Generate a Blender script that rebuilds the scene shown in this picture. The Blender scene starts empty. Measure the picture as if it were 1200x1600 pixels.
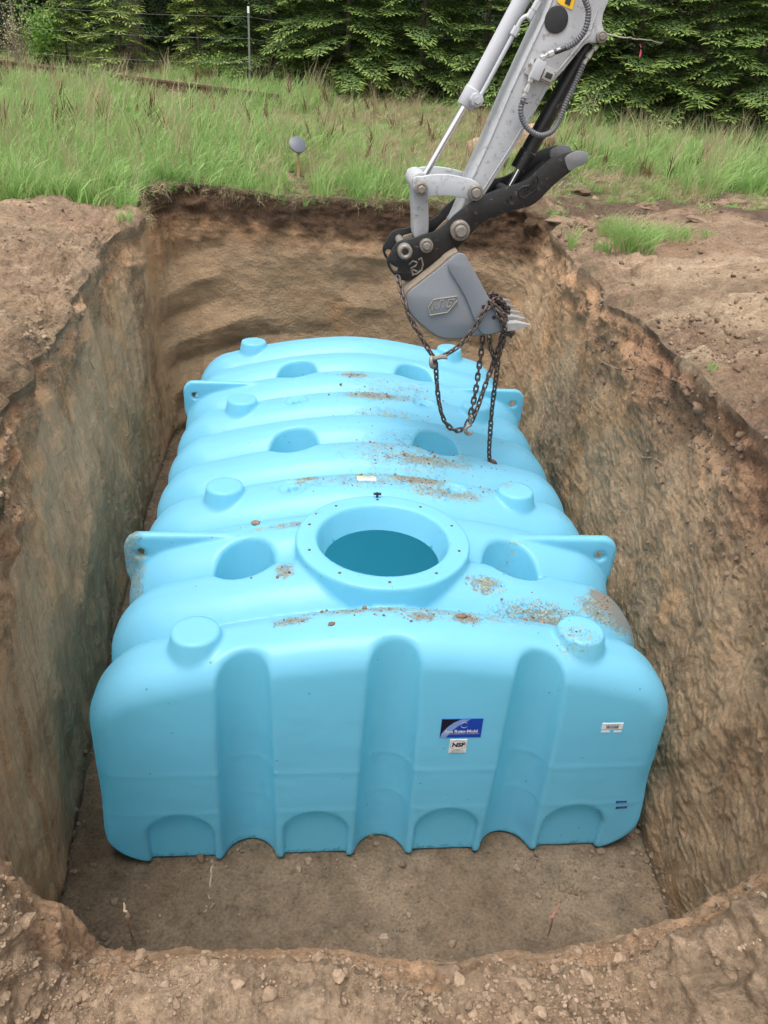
import bpy, bmesh, math, random
import numpy as np
from mathutils import Vector, Matrix
random.seed(7); rng = np.random.default_rng(7)
S = bpy.context.scene
COL = S.collection
# ------------------------------------------------------------------ camera
F_PX, PITCH, YAW, ROLL = 1220.7446, 0.5245, 0.1146, 0.0693
CAM = np.array([-0.407, -2.838, 2.2821])
def cam_axes():
    cp, sp, cy, sy = math.cos(PITCH), math.sin(PITCH), math.cos(YAW), math.sin(YAW)
    fw = np.array([sy*cp, cy*cp, -sp]); rt = np.array([cy, -sy, 0.0]); up = np.cross(rt, fw)
    c, s = math.cos(ROLL), math.sin(ROLL)
    return c*rt + s*up, -s*rt + c*up, fw
RT, UP, FW = cam_axes()
cd = bpy.data.cameras.new('camera'); cam = bpy.data.objects.new('camera', cd); COL.objects.link(cam)
m = Matrix(((RT[0], UP[0], -FW[0], CAM[0]), (RT[1], UP[1], -FW[1], CAM[1]), (RT[2], UP[2], -FW[2], CAM[2]), (0, 0, 0, 1)))
cam.matrix_world = m
cd.sensor_fit = 'VERTICAL'; cd.sensor_height = 36; cd.lens = 36*F_PX/1600
cd.clip_start = 0.05; cd.clip_end = 600
S.camera = cam
# ------------------------------------------------------------------ world, sun, exposure
SUN_EL, SUN_AZ = 74, 215
W = bpy.data.worlds.new('World'); S.world = W; W.use_nodes = True
wn = W.node_tree; wn.nodes.clear()
sky = wn.nodes.new('ShaderNodeTexSky'); sky.sky_type = 'NISHITA'; sky.sun_disc = False
sky.sun_elevation = math.radians(SUN_EL); sky.sun_rotation = math.radians(SUN_AZ)
sky.air_density = 1.0; sky.dust_density = 4.0; sky.ozone_density = 1.0
hs = wn.nodes.new('ShaderNodeHueSaturation'); hs.inputs['Saturation'].default_value = 0.08
bg = wn.nodes.new('ShaderNodeBackground'); bg.inputs['Strength'].default_value = 0.15
wo = wn.nodes.new('ShaderNodeOutputWorld')
wn.links.new(sky.outputs[0], hs.inputs['Color']); wn.links.new(hs.outputs[0], bg.inputs[0]); wn.links.new(bg.outputs[0], wo.inputs[0])
sd = bpy.data.lights.new('overcast_sun', 'SUN'); so = bpy.data.objects.new('overcast_sun', sd); COL.objects.link(so)
sd.energy = 1.5; sd.angle = math.radians(32); sd.color = (1.0, 0.97, 0.93)
az = math.radians(SUN_AZ); el = math.radians(SUN_EL)
sdir = Vector((math.sin(az)*math.cos(el), math.cos(az)*math.cos(el), math.sin(el)))
so.rotation_euler = (-sdir).to_track_quat('-Z', 'Y').to_euler()
S.view_settings.view_transform = 'Standard'; S.view_settings.look = 'None'
S.view_settings.gamma = 1; S.view_settings.use_curve_mapping = False
S.view_settings.exposure = 1.0
# ------------------------------------------------------------------ helpers
def at(u, v, Y):
    """world x, z of the photograph's pixel on the upright plane y = Y"""
    d = RT*(u-600)/F_PX - UP*(v-800)/F_PX + FW
    t = (Y-CAM[1])/d[1]; p = CAM + t*d
    return float(p[0]), float(p[2])
def atz(u, v, z):
    d = RT*(u-600)/F_PX - UP*(v-800)/F_PX + FW
    t = (z-CAM[2])/d[2]; p = CAM + t*d
    return p
def setp(o, label=None, cat=None, group=None, kind=None):
    if label: o['label'] = label
    if cat: o['category'] = cat
    if group: o['group'] = group
    if kind: o['kind'] = kind
    return o
def empty(name, loc, label, cat, group=None):
    o = bpy.data.objects.new(name, None); o.location = loc; COL.objects.link(o)
    return setp(o, label, cat, group)
def link(name, me, mat=None, parent=None, smooth=True):
    o = bpy.data.objects.new(name, me); COL.objects.link(o)
    if mat is not None and len(me.materials) == 0: me.materials.append(mat)
    if smooth and len(me.polygons): me.polygons.foreach_set('use_smooth', np.ones(len(me.polygons), bool))
    if parent is not None:
        o.parent = parent
        p = parent; off = Vector((0, 0, 0))
        while p is not None: off += p.location; p = p.parent
        o.location = -off                        # meshes are written in world metres
    return o
def mesh_np(name, V, Q=None, T=None):
    me = bpy.data.meshes.new(name); V = np.asarray(V, np.float32)
    nq = 0 if Q is None else len(Q); nt = 0 if T is None else len(T)
    me.vertices.add(len(V)); me.vertices.foreach_set('co', V.ravel())
    me.loops.add(nq*4+nt*3); me.polygons.add(nq+nt)
    L = []; st = []
    if nq: L.append(np.asarray(Q).ravel()); st.append(np.arange(nq)*4)
    if nt: L.append(np.asarray(T).ravel()); st.append(nq*4+np.arange(nt)*3)
    me.loops.foreach_set('vertex_index', np.concatenate(L).astype(np.int32))
    me.polygons.foreach_set('loop_start', np.concatenate(st).astype(np.int32))
    me.update(calc_edges=True); me.validate()
    return me
class MB:
    """collects simple shapes into one mesh"""
    def __init__(s): s.v = []; s.f = []
    def add(s, v, f):
        b = len(s.v); s.v += [tuple(p) for p in v]; s.f += [tuple(i+b for i in q) for q in f]
    def tube(s, pts, r, n=10, caps=True):
        pts = [Vector(p) for p in pts]; k = len(pts)
        rr = r if isinstance(r, (list, tuple)) else [r]*k
        ref = None; V = []; Fs = []
        for i, p in enumerate(pts):
            t = (pts[min(i+1, k-1)]-pts[max(i-1, 0)]).normalized()
            if ref is None:
                ref = Vector((0, 0, 1)) if abs(t.z) < .9 else Vector((1, 0, 0))
            a = ref - t*ref.dot(t); a.normalize(); b = t.cross(a); ref = a
            for j in range(n):
                an = 2*math.pi*j/n; V.append(p + (a*math.cos(an)+b*math.sin(an))*rr[i])
        for i in range(k-1):
            for j in range(n): Fs.append((i*n+j, i*n+(j+1) % n, (i+1)*n+(j+1) % n, (i+1)*n+j))
        if caps: Fs.append(tuple(range(n))[::-1]); Fs.append(tuple((k-1)*n+j for j in range(n)))
        s.add(V, Fs)
    def box(s, c, h, rot=None):
        c = Vector(c); V = []
        for x in (-1, 1):
            for y in (-1, 1):
                for z in (-1, 1):
                    p = Vector((x*h[0], y*h[1], z*h[2]))
                    if rot is not None: p = rot @ p
                    V.append(c+p)
        s.add(V, [(0, 1, 3, 2), (4, 6, 7, 5), (0, 4, 5, 1), (2, 3, 7, 6), (0, 2, 6, 4), (1, 5, 7, 3)])
    def torus(s, c, R, r, ax=(0, 1, 0), n=20, k=8):
        ax = Vector(ax).normalized(); a = ax.orthogonal().normalized(); b = ax.cross(a); c = Vector(c); V = []; Fs = []
        for i in range(n):
            d = a*math.cos(2*math.pi*i/n)+b*math.sin(2*math.pi*i/n)
            for j in range(k):
                V.append(c + d*(R+r*math.cos(2*math.pi*j/k)) + ax*r*math.sin(2*math.pi*j/k))
        for i in range(n):
            for j in range(k):
                Fs.append((i*k+j, ((i+1) % n)*k+j, ((i+1) % n)*k+(j+1) % k, i*k+(j+1) % k))
        s.add(V, Fs)
    def build(s, name, mat=None, parent=None, bevel=0, smooth=True, bseg=2):
        me = bpy.data.meshes.new(name); me.from_pydata(s.v, [], s.f); me.update()
        bm = bmesh.new(); bm.from_mesh(me); bmesh.ops.recalc_face_normals(bm, faces=bm.faces)
        if bevel:
            es = [e for e in bm.edges if len(e.link_faces) == 2 and e.calc_face_angle(0) > .6]
            bmesh.ops.bevel(bm, geom=es, offset=bevel, segments=bseg, affect='EDGES', clamp_overlap=True)
        bm.to_mesh(me); bm.free()
        o = link(name, me, mat, parent, smooth)
        if smooth: me.set_sharp_from_angle(angle=math.radians(38))
        return o
def curve_plate(outer, holes, y0, y1, bevel=0.0):
    """solid plate from an x,z outline (with holes), filled and extruded along y"""
    cu = bpy.data.curves.new('t', 'CURVE'); cu.dimensions = '2D'; cu.fill_mode = 'BOTH'
    th = abs(y1-y0)/2; cu.extrude = max(th-bevel, 0.0005); cu.bevel_depth = bevel; cu.bevel_resolution = 1; cu.offset = -bevel
    for pl in [outer]+list(holes):
        sp = cu.splines.new('POLY'); sp.points.add(len(pl)-1)
        for i, (x, z) in enumerate(pl): sp.points[i].co = (x, z, 0, 1)
        sp.use_cyclic_u = True
    ob = bpy.data.objects.new('t', cu); COL.objects.link(ob)
    bpy.context.view_layer.update()
    me = bpy.data.meshes.new_from_object(ob.evaluated_get(bpy.context.evaluated_depsgraph_get()))
    bpy.data.objects.remove(ob); bpy.data.curves.remove(cu)
    n = len(me.vertices); co = np.empty(n*3, np.float32); me.vertices.foreach_get('co', co); co = co.reshape(-1, 3)
    out = np.stack([co[:, 0], (y0+y1)/2 - co[:, 2], co[:, 1]], 1)
    me.vertices.foreach_set('co', out.astype(np.float32).ravel()); me.update()
    bm = bmesh.new(); bm.from_mesh(me); bmesh.ops.remove_doubles(bm, verts=bm.verts, dist=1e-5)
    bmesh.ops.recalc_face_normals(bm, faces=bm.faces); bm.to_mesh(me); bm.free(); me.materials.clear()
    return me
def smooth_poly(pts, n=5):
    """Chaikin-rounded closed outline"""
    for _ in range(n):
        q = []
        for i in range(len(pts)):
            a, b = pts[i], pts[(i+1) % len(pts)]
            q.append((a[0]*.75+b[0]*.25, a[1]*.75+b[1]*.25)); q.append((a[0]*.25+b[0]*.75, a[1]*.25+b[1]*.75))
        pts = q
    return pts
def catmull(P, n=12):
    P = [Vector(p) for p in P]; out = []
    for i in range(len(P)-1):
        a, b, c, d = P[max(i-1, 0)], P[i], P[i+1], P[min(i+2, len(P)-1)]
        for k in range(n):
            t = k/n
            out.append(.5*((2*b)+(c-a)*t+(2*a-5*b+4*c-d)*t*t+(3*b-a-3*c+d)*t**3))
    out.append(P[-1]); return out
# numpy noise
_tab = rng.random(4096).astype(np.float32)
def vnoise(P, f, seed=0):
    """smooth value noise in -1..1, P (n,3), f scalar or 3-vector"""
    q = P*np.asarray(f, np.float32) + seed*17.31
    i = np.floor(q).astype(np.int64); t = (q-i).astype(np.float32); t = t*t*t*(t*(t*6-15)+10)
    r = 0
    for dx in (0, 1):
        wx = t[:, 0] if dx else 1-t[:, 0]
        for dy in (0, 1):
            wy = t[:, 1] if dy else 1-t[:, 1]
            for dz in (0, 1):
                wz = t[:, 2] if dz else 1-t[:, 2]
                h = ((i[:, 0]+dx)*73856093 ^ (i[:, 1]+dy)*19349663 ^ (i[:, 2]+dz)*83492791 ^ seed*2654435)
                h = (h ^ (h >> 13)) & 4095
                r = r + _tab[h]*wx*wy*wz
    return r*2-1
def fbm(P, f, o=4, seed=0, g=.5):
    f = np.asarray(f, np.float32); a = 1; s = 0; n = 0
    for k in range(o):
        s = s + a*vnoise(P, f*(2.03**k), seed+k); n += a; a *= g
    return s/n
def ridged(P, f, o=3, seed=0):
    f = np.asarray(f, np.float32); a = 1; s = 0; n = 0
    for k in range(o):
        s = s + a*(1-np.abs(vnoise(P, f*(2.1**k), seed+k))*2); n += a; a *= .5
    return s/n
def sstep(a, b, x):
    t = np.clip((x-a)/(b-a), 0, 1); return t*t*(3-2*t)
# ------------------------------------------------------------------ materials
def new_mat(name):
    m = bpy.data.materials.new(name); m.use_nodes = True; nt = m.node_tree
    b = nt.nodes['Principled BSDF']; return m, nt, b
def N(nt, typ, **k):
    n = nt.nodes.new(typ)
    for a, v in k.items():
        if a.startswith('i_'): n.inputs[a[2:].replace('_', ' ')].default_value = v
        else: setattr(n, a, v)
    return n
def mixc(nt, fac, a, b, mode='MIX'):
    n = nt.nodes.new('ShaderNodeMix'); n.data_type = 'RGBA'; n.blend_type = mode
    for i, v in ((0, fac), (6, a), (7, b)):
        if hasattr(v, 'links'): nt.links.new(v, n.inputs[i])
        else: n.inputs[i].default_value = v if i == 0 else (*v, 1)
    return n.outputs[2]
def noise(nt, scale, detail=6, rough=.6, vec=None, dist=0):
    n = N(nt, 'ShaderNodeTexNoise'); n.inputs['Scale'].default_value = scale; n.inputs['Detail'].default_value = detail
    n.inputs['Roughness'].default_value = rough; n.inputs['Distortion'].default_value = dist
    if vec is not None: nt.links.new(vec, n.inputs['Vector'])
    return n.outputs['Fac']
def ramp(nt, x, *st):
    n = N(nt, 'ShaderNodeValToRGB'); cr = n.color_ramp
    while len(cr.elements) < len(st): cr.elements.new(.5)
    for e, (p, c) in zip(cr.elements, st): e.position = p; e.color = (*c, 1) if isinstance(c, tuple) else (c, c, c, 1)
    nt.links.new(x, n.inputs[0]); return n.outputs[0]
def bump(nt, b, h, dist, strength=1.0, prev=None):
    n = N(nt, 'ShaderNodeBump'); n.inputs['Distance'].default_value = dist; n.inputs['Strength'].default_value = strength
    nt.links.new(h, n.inputs['Height'])
    if prev is not None: nt.links.new(prev, n.inputs['Normal'])
    nt.links.new(n.outputs[0], b.inputs['Normal']); return n.outputs[0]
def geo_pos(nt):
    return N(nt, 'ShaderNodeNewGeometry').outputs['Position']
def simple(name, col, rough=.5, metal=0, var=.15, scale=20, bumpd=0, dirt=None, dirt_amt=.5, dirt_scale=6, spec=.5):
    m, nt, b = new_mat(name); p = geo_pos(nt)
    c = mixc(nt, noise(nt, scale, 5, .6, p), tuple(x*(1-var) for x in col), tuple(min(1, x*(1+var)) for x in col))
    if dirt:
        f = ramp(nt, noise(nt, dirt_scale, 9, .75, p), (dirt_amt, 0.0), (dirt_amt+.12, 1.0))
        c = mixc(nt, f, c, dirt)
    nt.links.new(c, b.inputs['Base Color']); b.inputs['Roughness'].default_value = rough; b.inputs['Metallic'].default_value = metal
    b.inputs['Specular IOR Level'].default_value = spec
    if bumpd: bump(nt, b, noise(nt, scale*3, 5, .7, p), bumpd)
    return m
def math0(nt, a):
    n = nt.nodes.new('ShaderNodeMath'); n.operation = 'MULTIPLY'; nt.links.new(a, n.inputs[0]); n.inputs[1].default_value = .65; return n.outputs[0]
def soil_mat(name, attr=True, base=(.3, .22, .15), fine=1.0):
    m, nt, b = new_mat(name); p = geo_pos(nt)
    if attr:
        a = N(nt, 'ShaderNodeAttribute'); a.attribute_name = 'soil'; c = a.outputs['Color']
    else:
        c = None
    sm = N(nt, 'ShaderNodeAttribute'); sm.attribute_name = 'smear'; sm = sm.outputs['Fac']
    def fade(a_): return mixc(nt, sm, a_, (.5, .5, .5))
    n1 = noise(nt, 9, 8, .68, p, .3); n2 = noise(nt, 60, 6, .7, p); n3 = noise(nt, 2.2, 6, .6, p, .6)
    k = ramp(nt, fade(n1) if attr else n1, (.3, .62), (.5, 1.0), (.72, 1.3))
    c = mixc(nt, 1.0, c if c is not None else base, k, 'MULTIPLY')
    k2 = ramp(nt, fade(n2) if attr else n2, (.3, .58), (.5, 1.0), (.7, 1.28))
    c = mixc(nt, 1.0, c, k2, 'MULTIPLY')
    k3 = ramp(nt, n3, (.35, (1.03, .98, .94)), (.65, (.98, 1.0, 1.0)))
    c = mixc(nt, 1.0, c, k3, 'MULTIPLY')
    stv = None
    if attr:
        wl = N(nt, 'ShaderNodeAttribute'); wl.attribute_name = 'scrape'; wl = wl.outputs['Fac']
        vm = N(nt, 'ShaderNodeVectorMath', operation='MULTIPLY'); nt.links.new(p, vm.inputs[0]); vm.inputs[1].default_value = (26, 26, 1.7)
        s1 = noise(nt, 1.0, 6, .62, vm.outputs[0], .5)
        vm2 = N(nt, 'ShaderNodeVectorMath', operation='MULTIPLY'); nt.links.new(p, vm2.inputs[0]); vm2.inputs[1].default_value = (9, 9, 1.1)
        s2 = noise(nt, 1.0, 5, .6, vm2.outputs[0], .8)
        f1 = ramp(nt, s1, (.32, (.66, .61, .56)), (.42, (.98, .98, .98)), (.60, (1.0, 1.0, 1.0)), (.72, (1.14, 1.13, 1.11)))
        c = mixc(nt, wl, c, mixc(nt, 1.0, c, f1, 'MULTIPLY'))
        f2 = ramp(nt, s2, (.38, (.86, .81, .76)), (.5, (1.0, 1.0, 1.0)), (.66, (1.14, 1.13, 1.10)))
        c = mixc(nt, wl, c, mixc(nt, 1.0, c, f2, 'MULTIPLY'))
        stv = mixc(nt, wl, (.5, .5, .5), s1)
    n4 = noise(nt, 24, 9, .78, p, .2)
    k4 = ramp(nt, n4, (.34, (.60, .56, .53)), (.43, (.95, .95, .95)), (.56, (1.0, 1.0, 1.0)), (.66, (1.20, 1.19, 1.17)))  # dark end: crevice shade finer than the mesh, painted into the soil colour
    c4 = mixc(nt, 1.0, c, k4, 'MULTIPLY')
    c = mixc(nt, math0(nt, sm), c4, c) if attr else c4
    nt.links.new(c, b.inputs['Base Color']); b.inputs['Roughness'].default_value = .92; b.inputs['Specular IOR Level'].default_value = .25
    v = N(nt, 'ShaderNodeTexVoronoi'); v.inputs['Scale'].default_value = 38; nt.links.new(p, v.inputs['Vector'])
    pr = bump(nt, b, v.outputs['Distance'], .006*fine, .8)
    pr = bump(nt, b, n1, .05*fine, .7, pr)
    pr = bump(nt, b, fade(n4) if attr else n4, .035*fine, 1.0, pr)
    pr = bump(nt, b, n2, .012*fine, 1.0, pr)
    if stv is not None: bump(nt, b, stv, .05, 1.0, pr)
    return m
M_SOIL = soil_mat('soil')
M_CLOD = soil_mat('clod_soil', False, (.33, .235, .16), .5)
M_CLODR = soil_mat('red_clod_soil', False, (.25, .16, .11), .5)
# ------------------------------------------------------------------ ground, pit walls, pit floor
# stations round the pit: foot x,y | rim x,y,z
ST = [((-1.56, -.7), (-1.50, -.9, .90)), ((-1.55, -1.0), (-1.36, -1.45, .95)), ((-1.5, -1.15), (-1.16, -1.78, .98)), ((-1.25, -1.18), (-.97, -1.90, .93)), ((-.95, -1.2), (-.88, -1.92, .68)), ((-.8, -1.2), (-.80, -1.93, .665)), ((-.6, -1.2), (-.64, -1.94, .74)), ((-.3, -1.2), (-.40, -1.93, .735)), ((0, -1.2), (-.1, -1.94, .64)),
      ((.7, -1.2), (.22, -1.94, .645)), ((1.0, -1.2), (.36, -1.93, .72)), ((1.2, -1.15), (.50, -1.92, .84)), ((1.3, -1.1), (.74, -1.86, .97)), ((1.42, -1.0), (1.15, -1.65, 1.02)), ((1.46, -.5), (1.55, -1.0, 1.02)),
      ((1.50, .2), (1.68, .1, 1.0)), ((1.56, 1.5), (1.68, 1.3, 1.0)), ((1.62, 3.2), (1.72, 3.2, 1.0)), ((1.70, 4.8), (1.98, 4.9, 1.02)),
      ((1.5, 5.28), (1.75, 5.42, 1.03)), ((.8, 5.35), (.8, 5.46, 1.05)), ((0, 5.38), (0, 5.46, 1.07)), ((-.9, 5.38), (-.9, 5.46, 1.08)),
      ((-1.72, 5.36), (-1.8, 5.46, 1.12)), ((-1.86, 5.1), (-1.93, 5.1, 1.11)), ((-1.85, 3.5), (-1.99, 3.5, 1.06)), ((-1.78, 2), (-1.92, 2, 1.0)),
      ((-1.68, .7), (-1.74, .6, .96)), ((-1.6, -.3), (-1.55, -.5, .93))]
NU = 1700
def loop_interp(n):
    K = np.array([[*a, *b] for a, b in ST]); K = np.vstack([K, K[:1]])
    seg = np.hypot(*(np.diff(K[:, 2:4], axis=0).T)); seg = np.maximum(seg, .15)
    d0 = np.hypot(K[:-1, 2]-CAM[0], K[:-1, 3]-CAM[1])
    wgt = seg*np.clip(2.6/d0, .45, 3.2)                       # denser near the viewer
    s = np.concatenate([[0], np.cumsum(wgt)]); u = np.linspace(0, s[-1], n, endpoint=False)
    out = np.stack([np.interp(u, s, K[:, i]) for i in range(5)], 1)
    ker = np.hanning(23); ker /= ker.sum()
    for i in range(5):
        out[:, i] = np.convolve(np.concatenate([out[-11:, i], out[:, i], out[:11, i]]), ker, 'valid')
    return out
LP = loop_interp(NU)
F2, R3 = LP[:, :2], LP[:, 2:5]
_q = np.column_stack([R3[:, :2], np.zeros(NU)])
wob = fbm(_q, 1.5, 3, 301)*.16*np.clip((R3[:, 1]+1.6)/1.2, .18, 1)*np.where(R3[:, 1] > 5.2, .35, 1)
ta = np.roll(R3[:, :2], -40, 0)-np.roll(R3[:, :2], 40, 0)
nrm = np.stack([ta[:, 1], -ta[:, 0]], 1); nrm /= np.linalg.norm(nrm, axis=1)[:, None]
if ((R3[:, :2]+nrm-np.array([0, 2]))**2).sum() < ((R3[:, :2]-np.array([0, 2]))**2).sum(): nrm = -nrm
ker = np.hanning(161); ker /= ker.sum()
for i in range(2): nrm[:, i] = np.convolve(np.concatenate([nrm[-80:, i], nrm[:, i], nrm[:80, i]]), ker, 'valid')
nrm /= np.linalg.norm(nrm, axis=1)[:, None]
R3[:, :2] += nrm*(wob+.02)[:, None]; R3[:, 2] += fbm(_q, 1.1, 2, 303)*.06*np.clip((R3[:, 1]+1.6)/1.2, 0, 1)
ROLL_ = (.16*sstep(-1.25, -1.6, R3[:, 0])*sstep(5.3, 4.6, R3[:, 1])+.10*sstep(1.2, 1.5, R3[:, 0])*sstep(5.3, 4.6, R3[:, 1]))*sstep(-1.5, -.6, R3[:, 1]); R3[:, 2] -= ROLL_
ZF = -1.40
NFL, NW, NG = 60, 175, 165
rows = []; tag = []
C2 = np.stack([np.zeros(NU), np.clip(F2[:, 1], .9, 3.4)], 1)
for k in range(NFL):                                           # floor, from the middle outwards
    e = 1-(k/NFL); e = e**1.7
    p = F2*(1-e)+C2*e
    rows.append(np.column_stack([p, np.full(NU, ZF)])); tag.append(0)
for k in range(NW+1):                                          # wall
    t = k/NW
    hz = .50*t+.50*t**4.2
    p = F2*(1-hz)+R3[:, :2]*hz
    z = ZF+(R3[:, 2]-ZF)*(t if t < .9 else 1-(1-t)*(1+(t-.9)*0))
    rows.append(np.column_stack([p, z])); tag.append(1)
def zfar(x, y):
    z = 1.05+.062*np.maximum(0, y-5.5)-.002*np.maximum(0, y-16)
    z = z-.35*sstep(-1.5, -4, y)+.22*np.maximum(0, y-24)
    return z
d = 0
for k in range(1, NG+1):
    d = .0055*(1.034**k-1)/.034
    p = R3[:, :2]+nrm*d
    w = sstep(0, 2.2, np.full(NU, d))
    z = R3[:, 2]*(1-w)+zfar(p[:, 0], p[:, 1])*w
    z += ROLL_*(1-math.exp(-d/.24))*(1 if d < 2 else 1)
    # spoil mound on the left bank, berm by the near right corner
    z -= .11*sstep(-1.9, -2.5, p[:, 0])*sstep(3.0, 5.0, p[:, 1])*sstep(9, 6, p[:, 1])
    z += .03*np.exp(-((p[:, 0]+2.9)/.7)**2-((p[:, 1]-2.8)/2.2)**2)*sstep(0, .5, np.full(NU, d))
    z += .10*np.exp(-((p[:, 0]-.9)/.4)**2-((p[:, 1]+2.3)/.4)**2)
    z -= .06*sstep(.0, .35, np.full(NU, d))*sstep(-1.2, -1.9, p[:, 1])*sstep(.5, .1, np.abs(p[:, 0]+.3)-.4)
    z += (.10*fbm(np.column_stack([p, 0*z]), 1.3, 3, 311)+.035*fbm(np.column_stack([p, 0*z]), 4.5, 3, 313))*sstep(0, .25, np.full(NU, d))*np.exp(-max(0, d-2.5)/3)*sstep(-1.6, -.9, p[:, 1])
    rows.append(np.column_stack([p, z])); tag.append(2)
G = np.stack(rows)                                             # (rows, NU, 3)
NR = len(rows)
def grid_normals(G):
    du = np.roll(G, -1, 1)-np.roll(G, 1, 1); dv = np.gradient(G, axis=0)
    n = np.cross(du, dv); l = np.linalg.norm(n, axis=2, keepdims=True); n = n/np.maximum(l, 1e-9)
    return n
Nn = grid_normals(G)
if Nn[NR-40, NU//2, 2] < 0: Nn = -Nn
for _ in range(6): Nn[1:-1] = (Nn[:-2]+Nn[1:-1]*2+Nn[2:])/4
Nn /= np.linalg.norm(Nn, axis=2, keepdims=True)
Nn[:NFL-6] = (0, 0, 1)
P = G.reshape(-1, 3); NN = Nn.reshape(-1, 3)
rowi = np.repeat(np.arange(NR), NU)
tw = np.clip((rowi-NFL)/NW, 0, 1); wallw = sstep(0, .05, tw)*(1-sstep(.97, 1.0, tw)); groundw = sstep(.985, 1.0, tw); floorw = 1-sstep(0, .03, tw)
X, Y, Z = P.T
rimd = np.maximum(0, rowi-NFL-NW); dist_out = .0055*(1.034**rimd-1)/.034
left = sstep(-1.2, -1.5, X); right = sstep(1.2, 1.45, X); back = sstep(4.9, 5.25, Y)*(1-left*.0)
near = sstep(-1.0, -1.4, Y)
rimband = np.exp(-((tw-1)*2.35/.35)**2)*np.exp(-(dist_out/.8)**2)     # crumbly band along the rim
rough_out = np.exp(-np.maximum(0, dist_out-.2)/6)
dirtzone_L = sstep(-1.5, -2.0, X)*sstep(4.95, 4.5, Y+.25*fbm(P, 1.6, 2, 441))
dirtzone_R = sstep(1.2, 1.7, X)*sstep(6.5, 5.9, Y+fbm(P, 1.1, 2, 61)*.8)*sstep(7.5, 5.5, X)
dirtzone_N = sstep(-1.2, -1.5, Y)
dirt = np.clip(dirtzone_L+dirtzone_R+dirtzone_N, 0, 1)
# relief
h = fbm(P, 1.3, 3, 1)*.055*(wallw+.5*groundw*rough_out)
h += fbm(P, 5.0, 4, 5)*.022*(wallw+groundw*rough_out+.25*floorw)
_smear0 = sstep(-.12, .22, fbm(P, (2.3, 2.3, .9), 3, 401)+.15)
streak = fbm(P, (7, 7, .9), 4, 9)                                     # scrape marks of the bucket teeth
streak2 = ridged(P, (22, 16, 1.4), 2, 14)
gro = fbm(P, (13, 13, .55), 2, 405)
h += (streak*.040*(1-.5*_smear0)+np.maximum(0, np.abs(gro)*2-.35)*-.030+streak2*.006*(1-_smear0))*wallw*left*(1-rimband*.7)*.8
h += fbm(P+np.column_stack([0*X, .35*Z, 0*Z]), (8, 8, 2.2), 4, 19)*.02*wallw*right
rg = ridged(P, 9, 4, 23)
smear = np.maximum(wallw*sstep(4.9, 5.2, Y)*sstep(.75, .45, Z)*.75, 1.0*sstep(-.20, .12, fbm(P, (2.3, 2.3, .9), 3, 401)-.9*rimband+.15)*wallw*(1-.4*right))
h += rg*.018*(wallw*.55*(1-.9*smear)+rimband*1.3+groundw*dirt*.55*rough_out)
lump = np.maximum(0, fbm(P, 3.1, 3, 29))
h += lump*.20*rimband*(left*.9+right*1.1+near*.25)
h -= np.maximum(0, fbm(P, 4.0, 3, 33)-.08)*.16*rimband*(left+right)*wallw
cl = ridged(P, 30, 3, 37)
h += cl*.0085*np.clip(near*1.0+rimband*.9+dirt*.9*np.exp(-dist_out/2.5), 0, 1)*(1-floorw)
h += ridged(P, 15, 2, 73)*.012*groundw*dirt*np.exp(-dist_out/2.5)*(1-near)
h += fbm(P, 26, 3, 71)*.012*near*groundw
# slabs and ledges on the right wall
sl = fbm(P, (2.2, 2.2, 3.4), 3, 43); h += (np.floor(sl*7)/7-sl)*.05*wallw*right
# back wall: arcs scraped by the swinging bucket
arc = Z+.10*X*X-.05*X+fbm(P, 1.6, 2, 47)*.05
bw = wallw*sstep(5.0, 5.3, Y)*(1-sstep(.55, .75, Z))
h += (np.abs(((arc*1.9) % 1)-.5)-.25)*.17*bw*sstep(-.6, .0, fbm(P, .9, 2, 50))+fbm(P, (3, 3, 7), 3, 49)*.010*bw
h += fbm(P, (11, 11, 2.5), 3, 53)*.03*wallw*sstep(5.0, 5.3, Y)*sstep(.35, .6, Z)
h += (fbm(P, 14, 4, 57)*.010+np.maximum(0, fbm(P, 7, 2, 59))*.02*sstep(.9, 1.4, np.abs(X)))*floorw
scrape = np.clip(wallw*(.62*left+.16*right)*(1-.9*back)*(1-.85*rimband), 0, 1)
# outward normal of a wall points into the pit already
P2 = P+NN*h[:, None]
# colours (albedo)
def colmix(a, b, w): return a*(1-w[:, None])+np.array(b)[None]*w[:, None]
n1 = fbm(P, 1.7, 4, 81); n2 = fbm(P, 6, 4, 85); n3 = fbm(P, (5, 5, .8), 3, 89)
col = np.tile(np.array([.285, .222, .160]), (len(P), 1))
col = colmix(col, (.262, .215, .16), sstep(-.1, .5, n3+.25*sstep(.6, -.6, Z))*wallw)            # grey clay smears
col = colmix(col, (.262, .222, .168), sstep(.25, .45, n3-.1*n2)*wallw*.75)
col = colmix(col, (.285, .228, .165), smear*.8)
col = colmix(col, (.20, .15, .105), (1-smear)*sstep(-.1, .35, n2)*wallw*.45)
col = colmix(col, (.33, .225, .135), sstep(.28, .5, n1+.35*n3+.25*rimband)*wallw*.6)              # orange seams
col = colmix(col, (.335, .24, .17), np.clip(rimband*.8, 0, 1)*wallw)
col = colmix(col, (.22, .14, .10), np.clip(right*rimband*sstep(2.4, 1.2, Y)*sstep(-.4, .3, n1+.2)*1.0, 0, .85))
col = colmix(col, (.30, .20, .125), back*sstep(.45, .8, Z)*wallw*.8)
col = colmix(col, (.075, .05, .035), back*sstep(.60, .76, Z+.12*n2+.07*X)*(1-groundw)*.95)             # dark topsoil
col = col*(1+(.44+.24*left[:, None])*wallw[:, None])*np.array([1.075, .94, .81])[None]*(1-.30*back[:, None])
gcol = np.tile(np.array([.275, .197, .130]), (len(P), 1))
gcol = colmix(gcol, (.37, .265, .18), sstep(-.1, .5, n2))
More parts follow.
